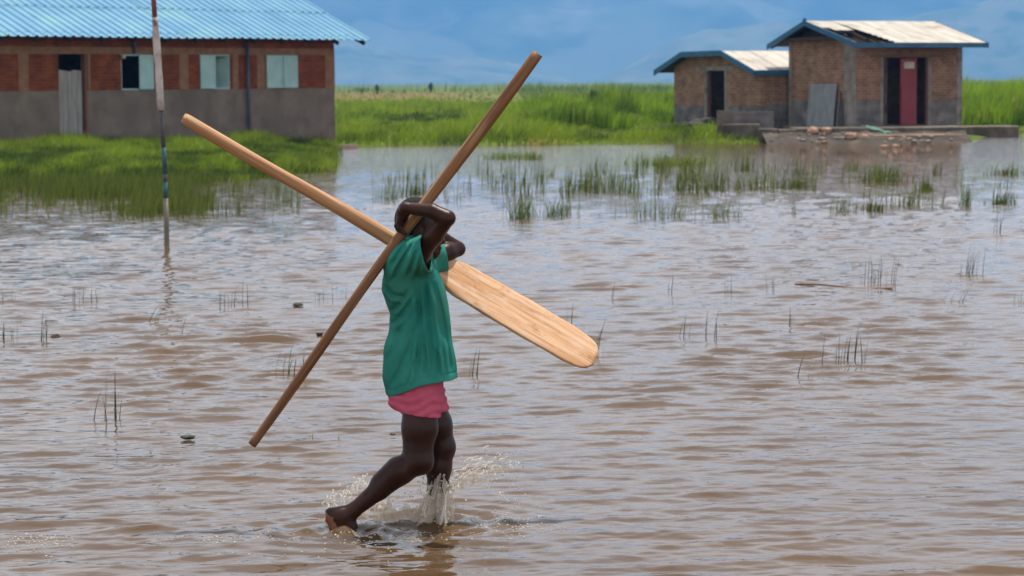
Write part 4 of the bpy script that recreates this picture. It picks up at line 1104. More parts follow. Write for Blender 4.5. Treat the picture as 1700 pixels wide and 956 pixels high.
for pts, wd, amp in (
    ([(694, 468), (698, 520), (696, 580), (691, 632)], 5, .0065), ([(708, 452), (710, 500), (716, 560), (720, 624)], 4, .005),
    ([(716, 452), (726, 500), (736, 560), (742, 624)], 4, .006), ([(722, 458), (735, 520), (745, 580), (750, 622)], 3.5, .005),
    ([(640, 470), (655, 486), (676, 488)], 5, .007), ([(648, 516), (664, 500), (682, 474)], 5, .006), ([(646, 540), (668, 520), (690, 480)], 5, .005),
    ([(646, 640), (664, 610), (686, 560), (694, 520)], 6, .007), ([(660, 640), (676, 604), (688, 570)], 5, .005), ([(640, 600), (656, 570), (668, 530)], 6, .005),
    ([(694, 392), (680, 412), (664, 440), (652, 466)], 4.5, .006), ([(699, 400), (690, 425), (678, 456)], 4, .005), ([(684, 393), (668, 412), (650, 440)], 4.5, .005),
    ([(704, 410), (700, 435), (690, 462)], 3.5, .0045), ([(676, 632), (684, 610), (688, 590)], 4, .004), ([(706, 620), (708, 590), (704, 560)], 4, .004), ([(730, 622), (728, 596), (722, 570)], 4, .004)):
    crease(pts, wd * .8, amp * 1.5)
th_ = np.arctan2(Y_ - BOYY, X_ - xc)
fold = fold + .004 * np.sin(th_ * 7 + 1.1 * np.sin(Z_ * 9)) * np.clip((B(0, 520)[2] - Z_) / .2, 0, 1) * (Y_ > BOYY - .03)
fold = fold + .0022 * np.sin(X_ * 33 + Z_ * 21 + 2 * np.sin(Z_ * 13 + Y_ * 9))
shirt.F = (shirt.F + fold).astype(np.float32)
outer = shirt.F.copy()
shirt.F = np.maximum(outer, -(outer + .009))
def cut(fld, pt, nrm, F_=None, lim=None):
    nrm = np.array(nrm, float); nrm /= np.linalg.norm(nrm); X, Y, Z = fld.all()
    d = (X - pt[0]) * nrm[0] + (Y - pt[1]) * nrm[1] + (Z - pt[2]) * nrm[2]
    if lim is not None: d = np.where(lim, d, -1)
    fld.F = np.maximum(fld.F, d).astype(np.float32)
# hem: lower at the back, lifted at the front, dipping on the far side
hx = (X_ - B(645, 0)[0]) / (B(758, 0)[0] - B(645, 0)[0])
hemrow = np.interp(hx.ravel(), [-.2, 0, .2, .4, .6, .8, 1, 1.2], [655, 653, 643, 634, 630, 628, 627, 626]).reshape(hx.shape)
hemz = np.interp(hemrow, rowv[::-1], rowz[::-1]) - np.clip((Y_ - BOYY) / .14, 0, 1) * .018
shirt.F = np.maximum(shirt.F, hemz - Z_).astype(np.float32)
# stitched hem line
hd = Z_ - hemz
shirt.F = np.where(np.abs(hd - .026) < .0035, shirt.F + .0011, shirt.F).astype(np.float32)
near = (Y_ < BOYY - .085) & (Z_ > B(0, 462)[2]) & (X_ > B(690, 0)[0])
cut(shirt, B(708, 420, -.15), (.97, -.15, .21), lim=near)
far = (Y_ > BOYY + .085) & (Z_ > B(0, 462)[2]) & (X_ > B(700, 0)[0])
cut(shirt, B(737, 424, .17), (.95, .2, .2), lim=far)
# neck opening
NX, NY, NZ = shirt.all()
nb0, nb1 = B(692, 432, 0), B(704, 380, 0)
ab = nb1 - nb0; t_ = np.clip(((NX - nb0[0]) * ab[0] + (NY - nb0[1]) * ab[1] + (NZ - nb0[2]) * ab[2]) / (ab @ ab), 0, 1.6)
nd = np.sqrt((NX - nb0[0] - t_ * ab[0]) ** 2 + (NY - nb0[1] - t_ * ab[1]) ** 2 + (NZ - nb0[2] - t_ * ab[2]) ** 2) - (.035 + .03 * t_)
shirt.F = np.maximum(shirt.F, -nd).astype(np.float32)
M_shirt = mat('teal_jersey', (0.018, 0.180, 0.142), (0.042, 0.255, 0.195), scale=5, rough=0.9, spec=.1, bump=.0008, bscale=420, c3=(0.045, 0.165, 0.100), s3=2.6)
field_obj('shirt', shirt, M_shirt, PER, 1)

# shorts
sh2 = Field([B(630, 0)[0], BOYY - .24, B(0, 712)[2]], [B(765, 0)[0], BOYY + .24, B(0, 590)[2]], H_)
sh2.cone(B(693, 650, -.028), B(695, 650, .028), .094, .094, .03).cone(B(693, 622, -.03), B(695, 622, .03), .080, .080, .03)
sh2.chain([B(693, 668, -.055), B(697, 702, -.073)], [.090, .0805], .03)
sh2.chain([B(702, 660, .07), B(718, 705, .075)], [.086, .077], .02)
sh2.ell(B(666, 658, 0), (.046, .09, .05), .03)
X_, Y_, Z_ = sh2.all()
ridge = np.sin(((Z_ - B(0, 690)[2]) - .12 * (X_ - B(697, 0)[0]) + .012 * np.sin(X_ * 38 + Y_ * 9)) * 2 * math.pi / .034)
sh2.F = (sh2.F - .0024 * ridge * np.clip((B(0, 642)[2] - Z_) / .03, 0, 1) + .0015 * np.sin(X_ * 130 + Z_ * 60)).astype(np.float32)
cut(sh2, B(697, 687, -.07), (-.16, 0, -1.0), lim=(Y_ < BOYY))
cut(sh2, B(716, 684, .07), (.12, 0, -1.0), lim=(Y_ >= BOYY))
field_obj('shorts', sh2, mat('pink_cotton', (0.50, 0.085, 0.140), (0.60, 0.125, 0.19), scale=9, rough=0.9, spec=.1, bump=.0008, bscale=300), PER, 1)

# ------------------------------------------------------------------ pole and paddle
def wood(name, c1, c2, c3, axis_len=1.0, rough=.6):
    return mat(name, c1, c2, scale=34, rough=rough, bump=.003, bscale=70, stretch=(1, 1, .05), c3=c3, s3=60, lo=.3, hi=.7, spec=.35, grain=True)
def stick(name, A0, A1, rfun, m_, nseg=40, nside=16, wob=.002, seed=1):
    """a worn round stick: local z runs along it"""
    A0, A1 = np.array(A0), np.array(A1); d = A1 - A0; Ln = np.linalg.norm(d); d /= Ln
    rg = random.Random(seed); rings = []
    ox = oy = 0
    for i in range(nseg + 1):
        t_ = i / nseg; r_ = rfun(t_)
        cx_, cy_ = wob * math.sin(t_ * 9 + seed), wob * math.cos(t_ * 7 + seed)
        rings.append([(cx_ + r_ * (1 + .05 * math.sin(3 * a_ + t_ * 14 + seed) + rg.uniform(-.012, .012)) * math.cos(a_), cy_ + r_ * (1 + .05 * math.sin(2 * a_ - t_ * 11)) * math.sin(a_), t_ * Ln)
                      for a_ in [2 * math.pi * k_ / nside for k_ in range(nside)]])
    o = MB().loft(rings).obj(name, m_, None, True)
    o.matrix_world = Matrix.LocRotScale(Vector(A0), Vector(d).to_track_quat('Z', 'Y'), None)
    return o
M_pole = wood('dark_worn_wood', (0.125, 0.050, 0.018), (0.29, 0.130, 0.050), (0.36, 0.20, 0.09))
rp_ = lambda t_: (.0150 + .0035 * min(1, t_ / .25) + .0035 * min(1, max(0, (t_ - .3) / .5))) * (1.06 if t_ < .015 else 1)
o = stick('wooden_pole', POLE_B, POLE_A, rp_, M_pole, 70, 14, .006, 3)
tag(o, 'long dark wooden pole held steeply over the shoulder of the child', 'pole')
M_pad = wood('pale_oiled_wood', (0.34, 0.155, 0.060), (0.50, 0.27, 0.125), (0.58, 0.36, 0.20))
pad = stick('paddle', PAD_A, PAD_B, lambda t_: (.0215 + .0065 * t_) * (.86 if t_ < .008 else 1), M_pad, 60, 12, .003, 8)
tag(pad, 'wooden paddle with long pale blade carried across the far shoulder of the child', 'paddle')
Lp = np.linalg.norm(np.array(PAD_B) - np.array(PAD_A))
# blade, in the paddle's own axes
Mi = pad.matrix_world.inverted()
tip = np.array(Mi @ Vector(B(979, 604, .15)))
TILT = R(42)
u3 = padperp * math.cos(TILT) + np.array([0, 1.0, 0]) * math.sin(TILT)
n3 = np.cross(u3, paddir); n3 = n3 if n3[1] < 0 else -n3
R3 = np.array(pad.matrix_world.to_3x3())
u_l, n_l = R3.T @ u3, R3.T @ n3
zA = Lp - .10; zT = zA + np.linalg.norm(np.array(B(984, 606, .15)) - np.array(PAD_B)) + .10
rings = []; N = 46
for i in range(N + 1):
    t_ = i / N; z = zA + (zT - zA) * t_
    s_ = (z - Lp + .045) / (zT - Lp + .045)
    hw = .026 if s_ < 0 else float(np.interp(s_, [0, .10, .22, .55, .85, .92, .96, .985, 1.0], [.028, .058, .078, .084, .081, .075, .066, .050, .026]))
    th_ = .024 if s_ < 0 else float(np.interp(s_, [0, .12, .3, 1.0], [.023, .014, .009, .007]))
    ring = []
    for k_ in range(24):
        a_ = 2 * math.pi * k_ / 24; c_, s__ = math.cos(a_), math.sin(a_)
        pw = .34
        ring.append(np.array([0, 0, z]) + u_l * hw * (abs(c_) ** pw) * np.sign(c_) * (1 + .012 * math.sin(t_ * 31 + k_)) + n_l * th_ * (abs(s__) ** pw) * np.sign(s__))
    rings.append(ring)
M_blade = mat('sunbleached_blade_wood', (0.52, 0.235, 0.085), (0.70, 0.44, 0.255), scale=52, rough=.55, bump=.0012, bscale=40, stretch=(1, 1, .045), c3=(0.46, 0.22, 0.09), s3=70, lo=.34, hi=.62, grain=True, spec=.3)
n = M_blade.node_tree; k = n.links.new; b = n.nodes['Principled BSDF']
src = b.inputs['Base Color'].links[0].from_socket
tcb = n.nodes.new('ShaderNodeTexCoord'); mpb = n.nodes.new('ShaderNodeMapping'); mpb.inputs['Scale'].default_value = (1, 1, .45); k(tcb.outputs['Object'], mpb.inputs[0])
for sc_, lo_, hi_, col_, amt in ((14, .50, .66, (.78, .58, .42), .5), (23, .56, .68, (.30, .12, .035), .6), (90, .60, .68, (.24, .10, .04), .5)):
    nn_ = n.nodes.new('ShaderNodeTexNoise'); nn_.inputs['Scale'].default_value = sc_; nn_.inputs['Detail'].default_value = 8; nn_.inputs['Roughness'].default_value = .7; k(mpb.outputs[0], nn_.inputs['Vector'])
    mr_ = n.nodes.new('ShaderNodeMapRange'); mr_.inputs[1].default_value = lo_; mr_.inputs[2].default_value = hi_; mr_.inputs[4].default_value = amt; k(nn_.outputs['Fac'], mr_.inputs[0])
    mx_ = n.nodes.new('ShaderNodeMix'); mx_.data_type = 'RGBA'; mx_.inputs[7].default_value = (*col_, 1); k(mr_.outputs[0], mx_.inputs[0]); k(src, mx_.inputs[6]); src = mx_.outputs[2]
k(src, b.inputs['Base Color'])
MB().loft(rings).obj('blade', M_blade, pad, True)

# ------------------------------------------------------------------ splash
M_spl, n, b = new_mat('splashing_water')
b.inputs['Base Color'].default_value = (0.88, 0.84, 0.76, 1); b.inputs['Roughness'].default_value = .08; b.inputs['IOR'].default_value = 1.33
tl = n.nodes.new('ShaderNodeBsdfTranslucent'); tl.inputs[0].default_value = (0.93, 0.90, 0.83, 1)
tp = n.nodes.new('ShaderNodeBsdfTransparent'); tp.inputs[0].default_value = (0.96, 0.93, 0.88, 1)
m1_ = n.nodes.new('ShaderNodeMixShader'); m1_.inputs[0].default_value = .5
m2_ = n.nodes.new('ShaderNodeMixShader'); m2_.inputs[0].default_value = .42
n.links.new(b.outputs[0], m1_.inputs[1]); n.links.new(tl.outputs[0], m1_.inputs[2])
n.links.new(m1_.outputs[0], m2_.inputs[1]); n.links.new(tp.outputs[0], m2_.inputs[2]); n.links.new(m2_.outputs[0], n.nodes['Material Output'].inputs[0])
M_film = M_spl.copy(); M_film.name = 'water_film'
[x_ for x_ in M_film.node_tree.nodes if x_.type == 'MIX_SHADER' and abs(x_.inputs[0].default_value - .42) < .01][0].inputs[0].default_value = .70
sp = MB(); rg = random.Random(5)
def blob(P, r, sub=1, st=(1, 1, 1)):
    ico = [(0,0,1),(.894,0,.447),(.276,.851,.447),(-.724,.526,.447),(-.724,-.526,.447),(.276,-.851,.447),(.724,.526,-.447),(-.276,.851,-.447),(-.894,0,-.447),(-.276,-.851,-.447),(.724,-.526,-.447),(0,0,-1)]
    f_ = [(0,1,2),(0,2,3),(0,3,4),(0,4,5),(0,5,1),(1,6,2),(2,7,3),(3,8,4),(4,9,5),(5,10,1),(2,6,7),(3,7,8),(4,8,9),(5,9,10),(1,10,6),(6,11,7),(7,11,8),(8,11,9),(9,11,10),(10,11,6)]
    sp.add([(P[0] + r * v[0] * st[0] * rg.uniform(.8, 1.2), P[1] + r * v[1] * st[1], P[2] + r * v[2] * st[2] * rg.uniform(.8, 1.2)) for v in ico], f_)
def strand(p0, p1, sag, r0, r1, nn_=7):
    p0, p1 = np.array(p0), np.array(p1); pts = []; rs = []
    for i in range(nn_):
        t_ = i / (nn_ - 1)
        pts.append(p0 * (1 - t_) + p1 * t_ + np.array([rg.gauss(0, .003), rg.gauss(0, .003), sag * 4 * t_ * (1 - t_) + rg.gauss(0, .003)]))
        rs.append((r0 * (1 - t_) + r1 * t_) * rg.uniform(.6, 1.5))
    sp.tube(pts, rs, 6)
# torn films of water pulled up round the forward shin and behind the trailing foot
film = MB()
def sheet(fn, nu, nv, thr, seed, th=.0025):
    """fn(u, v) -> point; faces drop out where a noise falls under thr, more so toward v = 1"""
    uu, vv = np.meshgrid(np.linspace(0, 1, nu), np.linspace(0, 1, nv), indexing='ij')
    nz_ = fbm(uu * nu / 5 + seed, vv * nv / 14 + seed * 2, 4, seed)
    pts = [[np.array(fn(uu[i, j], vv[i, j])) + np.array([0, 0, (nz_[i, j] - .45) * .05]) + np.array([0, -1, 0]) * (nz_[i, j] - .45) * .09 for j in range(nv)] for i in range(nu)]
    vs = [p for r_ in pts for p in r_]; fs = []
    for i in range(nu - 1):
        for j in range(nv - 1):
            if nz_[i, j] > thr + .22 * vv[i, j] ** 2: fs.append((i * nv + j, (i + 1) * nv + j, (i + 1) * nv + j + 1, i * nv + j + 1))
    film.add(vs, fs)
def curtain(u, v):
    bx = 668 + 84 * u; tx = 712 + 34 * u; ty = 786 + 46 * abs(u - .6)
    px = bx * (1 - v ** .8) + tx * v ** .8; py = (872 + 5 * math.sin(u * 9)) * (1 - v) + ty * v
    return B(px, py, -.03 - .07 * math.sin(math.pi * u) + .04 * v)
sheet(curtain, 44, 36, .26, 3)
sheet(lambda u, v: B(744 + 104 * u, 812 - 34 * u ** .6 - (10 - 4 * u) * v, .05 + .05 * v), 44, 12, .40, 37)
sheet(lambda u, v: curtain(u, v * .8) + np.array([.01, .10, 0]), 40, 30, .36, 9)
sheet(lambda u, v: B(690 - 70 * u, 868 - (20 + 22 * math.sin(u * 2.6)) * v, -.02 + .05 * v), 40, 20, .28, 13)
sheet(lambda u, v: B(536 + 78 * u, 868 - 10 * u - (24 + 20 * u) * v, .03 + .04 * v), 44, 20, .31, 17)
sheet(lambda u, v: B(742 + 70 * u, 822 - 22 * u ** .6 - (18 - 6 * u) * v, .06 + .05 * v), 30, 14, .42, 23)
for i in range(16):
    bx = rg.uniform(690, 752); tx = 712 + (bx - 690) * .55 + rg.gauss(0, 6); ty = rg.uniform(790, 850)
    strand(B(bx, rg.uniform(850, 872), rg.uniform(-.11, .06) - .03), B(tx, ty, rg.uniform(-.06, .06) - .02), .012, rg.uniform(.002, .004), .0012)
for i in range(120):
    t_ = rg.random(); blob(B(720 + rg.gauss(0, 22), 862 - 75 * t_ + rg.gauss(0, 6), rg.uniform(-.12, .08)), rg.uniform(.0015, .0052))
# fan thrown forward
for i in range(22):
    t_ = rg.random(); tx = 745 + 110 * t_; ty = 800 - 42 * t_ ** .6 + rg.gauss(0, 7 + 6 * t_)
    strand(B(tx - 22, ty + 10 + rg.gauss(0, 5), .07 + rg.gauss(0, .03)), B(tx, ty, .07 + rg.gauss(0, .03)), .004, rg.uniform(.002, .0042), .0012, 5)
for i in range(100):
    t_ = rg.random() ** .8; blob(B(742 + 125 * t_ + rg.gauss(0, 8), 800 - 40 * t_ ** .6 + rg.gauss(4, 15), .07 + rg.gauss(0, .05)), rg.uniform(.0018, .0055))
# arc left behind the trailing foot
for i in range(70):
    a_ = rg.random(); tx = 540 + 80 * a_; ty = 838 - 40 * math.sin(a_ * 1.7) + rg.gauss(0, 4)
    if i < 24: strand(B(tx + rg.gauss(0, 8), ty + rg.uniform(5, 20), .0 + rg.gauss(0, .03)), B(tx, ty, rg.gauss(0, .03)), .004, rg.uniform(.0015, .0035), .0012, 6)
    blob(B(tx + rg.gauss(0, 6), ty + rg.gauss(0, 8), rg.gauss(0, .04)), rg.uniform(.002, .006))
for i in range(80):
    blob(B(rg.uniform(590, 720), rg.uniform(815, 868) + rg.gauss(0, 6), rg.uniform(-.02, .08)), rg.uniform(.0015, .005))
for i in range(60): blob(B(rg.gauss(850, 14), rg.uniform(760, 850), rg.gauss(.05, .05)), rg.uniform(.0012, .003))
# beads added on the surface to give sun glints along the wake
for i in range(420):
    px = rg.choice((rg.gauss(470, 110), rg.gauss(640, 60), rg.gauss(780, 60), rg.gauss(60, 40), rg.gauss(850, 25)))
    py = 892 + (560 - px) * .012 + rg.gauss(0, 5) if px < 700 else 868 + rg.gauss(0, 7)
    if rg.random() < .2: py += rg.uniform(5, 30)
    P = at_z(px, py, 0.0); hz_ = float(water_h(np.array([P[0]]), np.array([P[1]]))[0])
    blob((P[0], P[1], hz_ + .001), rg.uniform(.0015, .0042), st=(1.3, 1.3, .9))
fo = film.obj('water_film', M_film, None, True, fix=False); md = fo.modifiers.new('s', 'SOLIDIFY'); md.thickness = .003
o = sp.obj('water_splash', M_spl, None, True, fix=False)
fo.parent = o
tag(o, 'splash of water thrown up around the wading child', 'splash', kind='stuff')

# ------------------------------------------------------------------ grass
def blades(name, P, H, Wd, tint, m_, lean=.25, seg=2, wind=(0.12, 0)):
    """P (n,3) roots; curved tapering blades with seg quads and a tip"""
    n_ = len(P); th = RNG.random(n_) * 6.283; face = RNG.random(n_) * 6.283
    ln = np.abs(RNG.normal(0, lean, n_)); dx, dy = np.cos(th) * ln + wind[0], np.sin(th) * ln + wind[1]
    sx, sy = np.cos(face) * Wd / 2, np.sin(face) * Wd / 2
    lv = []
    for i in range(seg + 1):
        t_ = i / seg; wf = (1 - t_) ** .6 if i < seg else 0
        cxp = P[:, 0] + dx * H * t_ ** 1.8; cyp = P[:, 1] + dy * H * t_ ** 1.8; cz = P[:, 2] + H * t_ * (1 - .15 * t_ * ln)
        if i < seg: lv.append(np.stack([cxp - sx * wf, cyp - sy * wf, cz], -1)); lv.append(np.stack([cxp + sx * wf, cyp + sy * wf, cz], -1))
        else: lv.append(np.stack([cxp, cyp, cz], -1))
    V = np.stack(lv, 1); nv = V.shape[1]; base = (np.arange(n_) * nv)[:, None]
    fl = []; sizes = []
    for i in range(seg - 1):
        fl.append(base + np.array([[2*i, 2*i+1, 2*i+3, 2*i+2]])); sizes.append(4)
    fl.append(base + np.array([[2*seg-2, 2*seg-1, 2*seg]])); sizes.append(3)
    flat = np.concatenate(fl, 1).ravel(); sz = np.tile(sizes, n_)
    me = np_mesh(name, V.reshape(-1, 3), flat, sz, False)
    at = me.attributes.new('tint', 'FLOAT', 'POINT'); at.data.foreach_set('value', np.repeat(np.where(RNG.random(len(tint)) < .035, 1.0, np.clip(tint, 0, .92)), nv).astype(np.float32))
    return link(name, me, m_)
G1 = leaf_mat('lush_grass', (0.040, 0.075, 0.007), (0.255, 0.350, 0.020), .5, (0.22, 0.18, 0.06))
G2m = leaf_mat('marsh_grass', (0.045, 0.072, 0.010), (0.165, 0.215, 0.024), .45, (0.16, 0.12, 0.045))
G3 = leaf_mat('sedge', (0.080, 0.150, 0.008), (0.30, 0.44, 0.02), .5, (0.28, 0.25, 0.07))
G4 = leaf_mat('reed_green', (0.022, 0.036, 0.016), (0.060, 0.085, 0.030), .25, (0.11, 0.085, 0.04))
def scatter(n_, x0_, x1_, y0_, y1_, keep, power=1.0):
    y = y0_ + (y1_ - y0_) * RNG.random(n_) ** power; u = RNG.random(n_)
    x = (x0_ + (x1_ - x0_) * u) * y / F            # columns of the photo, fanned out with distance
    m_ = keep(x, y); return x[m_], y[m_]
def in_build(x, y):
    r_ = np.zeros(x.shape, bool)
    for (Kc, wv, iv, a0, a1, b0, b1) in ((K, wdir, inw, -LEN - .1, .1, -.02, DEP + .3), (K2, wd2, in2, -.05, Lf + .05, -.05, Lg + .05), (K3, wd2, in2, -.05, LEN3, -.05, W3 + .05)):
        qx, qy = x - Kc[0], y - Kc[1]; a_ = qx * wv[0] + qy * wv[1]; b_ = qx * iv[0] + qy * iv[1]
        r_ |= (a_ > a0) & (a_ < a1) & (b_ > b0) & (b_ < b1)
    r_ |= (x > xl - .9) & (x < xr) & (y > LY - .9) & (y < LY + 5.4)
    return r_
# left bank
x, y = scatter(90000, -900, -272, 41, 62, lambda x, y: (land_sd(x, y) + RNG.normal(0, .1, len(x)) - np.maximum(-.9, RNG.exponential(.3, len(x)) * -1) * (fbm(x * 1.5, y * .7, 3, 5) > .42) > -.1) & ~in_build(x, y) & (CX + F * x / y < 578 - RNG.exponential(14, len(x)) - 22 * fbm(y * .9, y * 0, 2, 6)))
cl_ = fbm(x * .8, y * .5, 3, 51); 
h_ = .10 + .34 * np.clip(cl_ - .25, 0, .5) * 1.9 * RNG.uniform(.6, 1.3, len(x))
z_ = np.maximum(ground_h(x, y), -.05)
tag(blades('bank_grass', np.stack([x, y, z_], -1), h_, RNG.uniform(.010, .022, len(x)), .36 + (cl_ - .43) * 2.0 + (fbm(x * 2.6, y * 1.1, 3, 55) - .45) * 2.0 + RNG.normal(0, .20, len(x)), G1, .6), kind='stuff')
# emergent marsh grass in front of it
x, y = scatter(60000, -900, -330, 29.5, 44, lambda x, y: (land_sd(x, y) < .3))
dens = np.clip(1.2 - np.abs((CX + F * x / y) - 40) / 330, .02, .8) * np.clip(fbm(x * 1.1, y * .3, 3, 61) * 3.4 - 1.15, 0.02, 1) * np.clip((y - 29.0) / 2.2, 0, 1)
m_ = RNG.random(len(x)) < dens; x, y = x[m_], y[m_]
tag(blades('marsh_grass', np.stack([x, y, -.03 + 0 * x], -1), RNG.uniform(.12, .34, len(x)), RNG.uniform(.008, .014, len(x)), RNG.uniform(0, 1, len(x)), G2m, .18), kind='stuff')
# back bank: short grass and hummocks
x, y = scatter(150000, -330, 900, 60, 135, lambda x, y: (land_sd(x, y) > -.15) & ~in_build(x, y), 1.5)
cl_ = fbm(x * .35, y * .12, 4, 71)
h_ = (.08 + 1.1 * np.clip(cl_ - .40, 0, .4) + .9 * np.clip(fbm(x * 1.3, y * .45, 3, 75) - .5, 0, .4)) * RNG.uniform(.6, 1.3, len(x)) * (1 + .3 * (y > 80))
h_ = np.minimum(h_, .12 + .22 * np.maximum(land_sd(x, y), 0))
tag(blades('shore_grass', np.stack([x, y, ground_h(x, y) - .02], -1), h_, RNG.uniform(.018, .04, len(x)) * (y / 70), .42 + (cl_ - .46) * 2.2 + (fbm(x * 1.3, y * .45, 3, 75) - .45) * 2.4 + RNG.normal(0, .18, len(x)), G1, .55), kind='stuff')
# tall sedge behind and beside the huts
x, y = scatter(26000, -40, 300, 72, 100, lambda x, y: ~in_build(x, y))
x2, y2 = scatter(22000, 740, 1000, 73, 96, lambda x, y: ~in_build(x, y) & (land_sd(x, y) > 3))
x, y = np.concatenate([x, x2]), np.concatenate([y, y2])
cl_ = fbm(x * .5, y * .2, 3, 81); pxs = CX + F * x / y
h_ = (.45 + 2.6 * np.clip(cl_ - .3, 0, .36)) * RNG.uniform(.6, 1.15, len(x)) * np.clip((pxs - 800) / 120, .25, 1)
tag(blades('tall_sedge', np.stack([x, y, ground_h(x, y) - .02], -1), h_, RNG.uniform(.03, .06, len(x)), .45 + (cl_ - .45) * 1.8 + (fbm(x * 1.6, y * .5, 3, 85) - .45) * 2.2 + RNG.normal(0, .18, len(x)), G3, .28, 3), kind='stuff')
# far meadow fringe
x, y = scatter(30000, -420, 950, 130, 420, lambda x, y: y > 0, 1.6)
cl_ = fbm(x * .08, y * .03, 3, 91); bare = (x < 1) & (y > 160) & (y < 480)
m_ = ~(bare & (RNG.random(len(x)) < .85)); x, y, cl_ = x[m_], y[m_], cl_[m_]
tag(blades('meadow_grass', np.stack([x, y, ground_h(x, y) - .02], -1), (.2 + .9 * np.clip(cl_ - .36, 0, .4) + (y > 320) * (.7 + 2.6 * np.clip(cl_ - .38, 0, .3))) * RNG.uniform(.6, 1.2, len(x)), RNG.uniform(.08, .2, len(x)), cl_ + RNG.normal(0, .15, len(x)), G1, .4), kind='stuff')

# ---- tufts of reed standing in the water: each a thing
def tuft(px, py, n_, hpx, spx, label, group=None, lean=0.0, m_=None, low=False, name='reed_tuft'):
    P = at_z(px, py, 0.0); sc = P[1] / F
    if low:
        k_ = n_; X0 = RNG.normal(0, spx * .30 * sc, k_); Y0 = RNG.normal(0, spx * .5 * sc, k_)
        Hh = hpx * sc * RNG.uniform(.5, 1.1, k_); Wd = np.full(k_, .012) * P[1] / 45
    else:
        k_ = n_; X0 = RNG.uniform(-.5, .5, k_) * spx * sc; Y0 = RNG.uniform(-.5, .5, k_) * spx * sc * 1.2
        Hh = hpx * sc * np.clip(RNG.normal(.8, .22, k_), .35, 1.15); Wd = np.full(k_, .0055) * max(1, P[1] / 20)
    if n_ > 25 and not low:
        k2 = int(n_ * 1.6); X0 = np.concatenate([X0, RNG.normal(0, .34, k2) * spx * sc]); Y0 = np.concatenate([Y0, RNG.normal(0, .4, k2) * spx * sc]); Hh = np.concatenate([Hh, hpx * sc * RNG.uniform(.22, .55, k2)]); Wd = np.concatenate([Wd, np.full(k2, .009) * max(1, P[1] / 20)]); k_ += k2
    oo = blades(name, np.stack([X0, Y0, np.full(k_, -.04)], -1), Hh + .04, Wd * RNG.uniform(.8, 1.4, k_), RNG.uniform(0, 1, k_), m_ or G4, .10 if not low else .3, 4, (lean + .03, 0))
    oo.location = tuple(P); tag(oo, label, 'reed tuft' if name == 'reed_tuft' else 'grass tuft', group); return oo
GR1 = 'reed tufts standing in open water'
T = [
 (178, 698, 9, 82, 48, 'tallest thin reed tuft, alone in the open water toward the front left', .05),
 (16, 564, 8, 42, 26, 'green reed tuft at the left edge beside a slim upright tuft', 0),
 (70, 566, 8, 62, 15, 'slim upright green reed tuft next to the brown floating clod', .02),
 (14, 500, 4, 32, 30, 'sparse short reed tuft at the left edge above the green one', 0),
 (135, 503, 10, 34, 55, 'wide row of short reeds below the marsh grass at left', 0),
 (390, 508, 8, 46, 45, 'sparse reed tuft straight below the foot of the painted pole', 0),
 (250, 537, 4, 52, 34, 'few bent reed stems leaning right, below the painted pole', .45),
 (297, 556, 2, 46, 10, 'two lone leaning reed stems right of the bent ones', .2),
 (550, 500, 11, 36, 58, 'wide reed tuft left of the dark pole, beside a floating clod', 0),
 (475, 624, 9, 62, 56, 'reed tuft just left of the lower part of the carried pole', .1),
 (780, 622, 6, 66, 32, 'reed tuft right beside the hem of the teal shirt', .08),
 (1125, 560, 6, 42, 46, 'sparse reed tuft to the right of the paddle blade tip', .12),
 (1400, 600, 20, 62, 82, 'broad dense reed tuft in the open water at right, nearest of the dense ones', .06),
 (1310, 540, 4, 46, 10, 'thin pair of upright reeds right below the floating stick end', 0),
 (1190, 560, 4, 52, 36, 'few spaced reed stems between the sparse and the broad dense tuft', 0),
 (1455, 472, 20, 58, 62, 'dense reed tuft standing behind the floating stick', .03),
 (1603, 456, 16, 56, 62, 'dense reed tuft toward the right edge, right of the floating stick', .12),
 (1655, 388, 5, 42, 16, 'small dark reed tuft near the right edge above the dense one', .1),
 (1020, 497, 3, 34, 12, 'small reed tuft in the open water above the blade tip', .1),
 (1113, 487, 3, 44, 8, 'single thin upright reeds in open water, far left of the floating stick', 0),
 (1210, 486, 3, 34, 24, 'pair of short reeds in open water left of the floating stick', 0),
 (1282, 482, 4, 30, 18, 'short reed tuft just left of the floating stick', 0),
 (1330, 628, 3, 42, 40, 'few faint reed stems in front of the broad dense tuft', .2),
 (1578, 502, 4, 32, 40, 'few reed stems leaning right below the right-hand dense tuft', .5),
 (1692, 502, 7, 22, 18, 'short bright green tuft at the right edge', 0),
 (945, 548, 3, 42, 14, 'faint reeds rising just behind the paddle blade', 0),
 (985, 592, 5, 62, 34, 'faint leaning reeds right behind the paddle blade tip', .2),
 (563, 729, 4, 18, 8, 'tiny bright green sprout right of the pole end', .1),
 (515, 726, 3, 10, 8, 'tiniest green sprout next to the pole end', 0),
]
for a in T:
    tuft(*a[:6], GR1, a[6], m_=G3 if 'bright green' in a[5] or 'sprout' in a[5] else None)
GR2 = 'grass clumps in the shallows before the back bank'
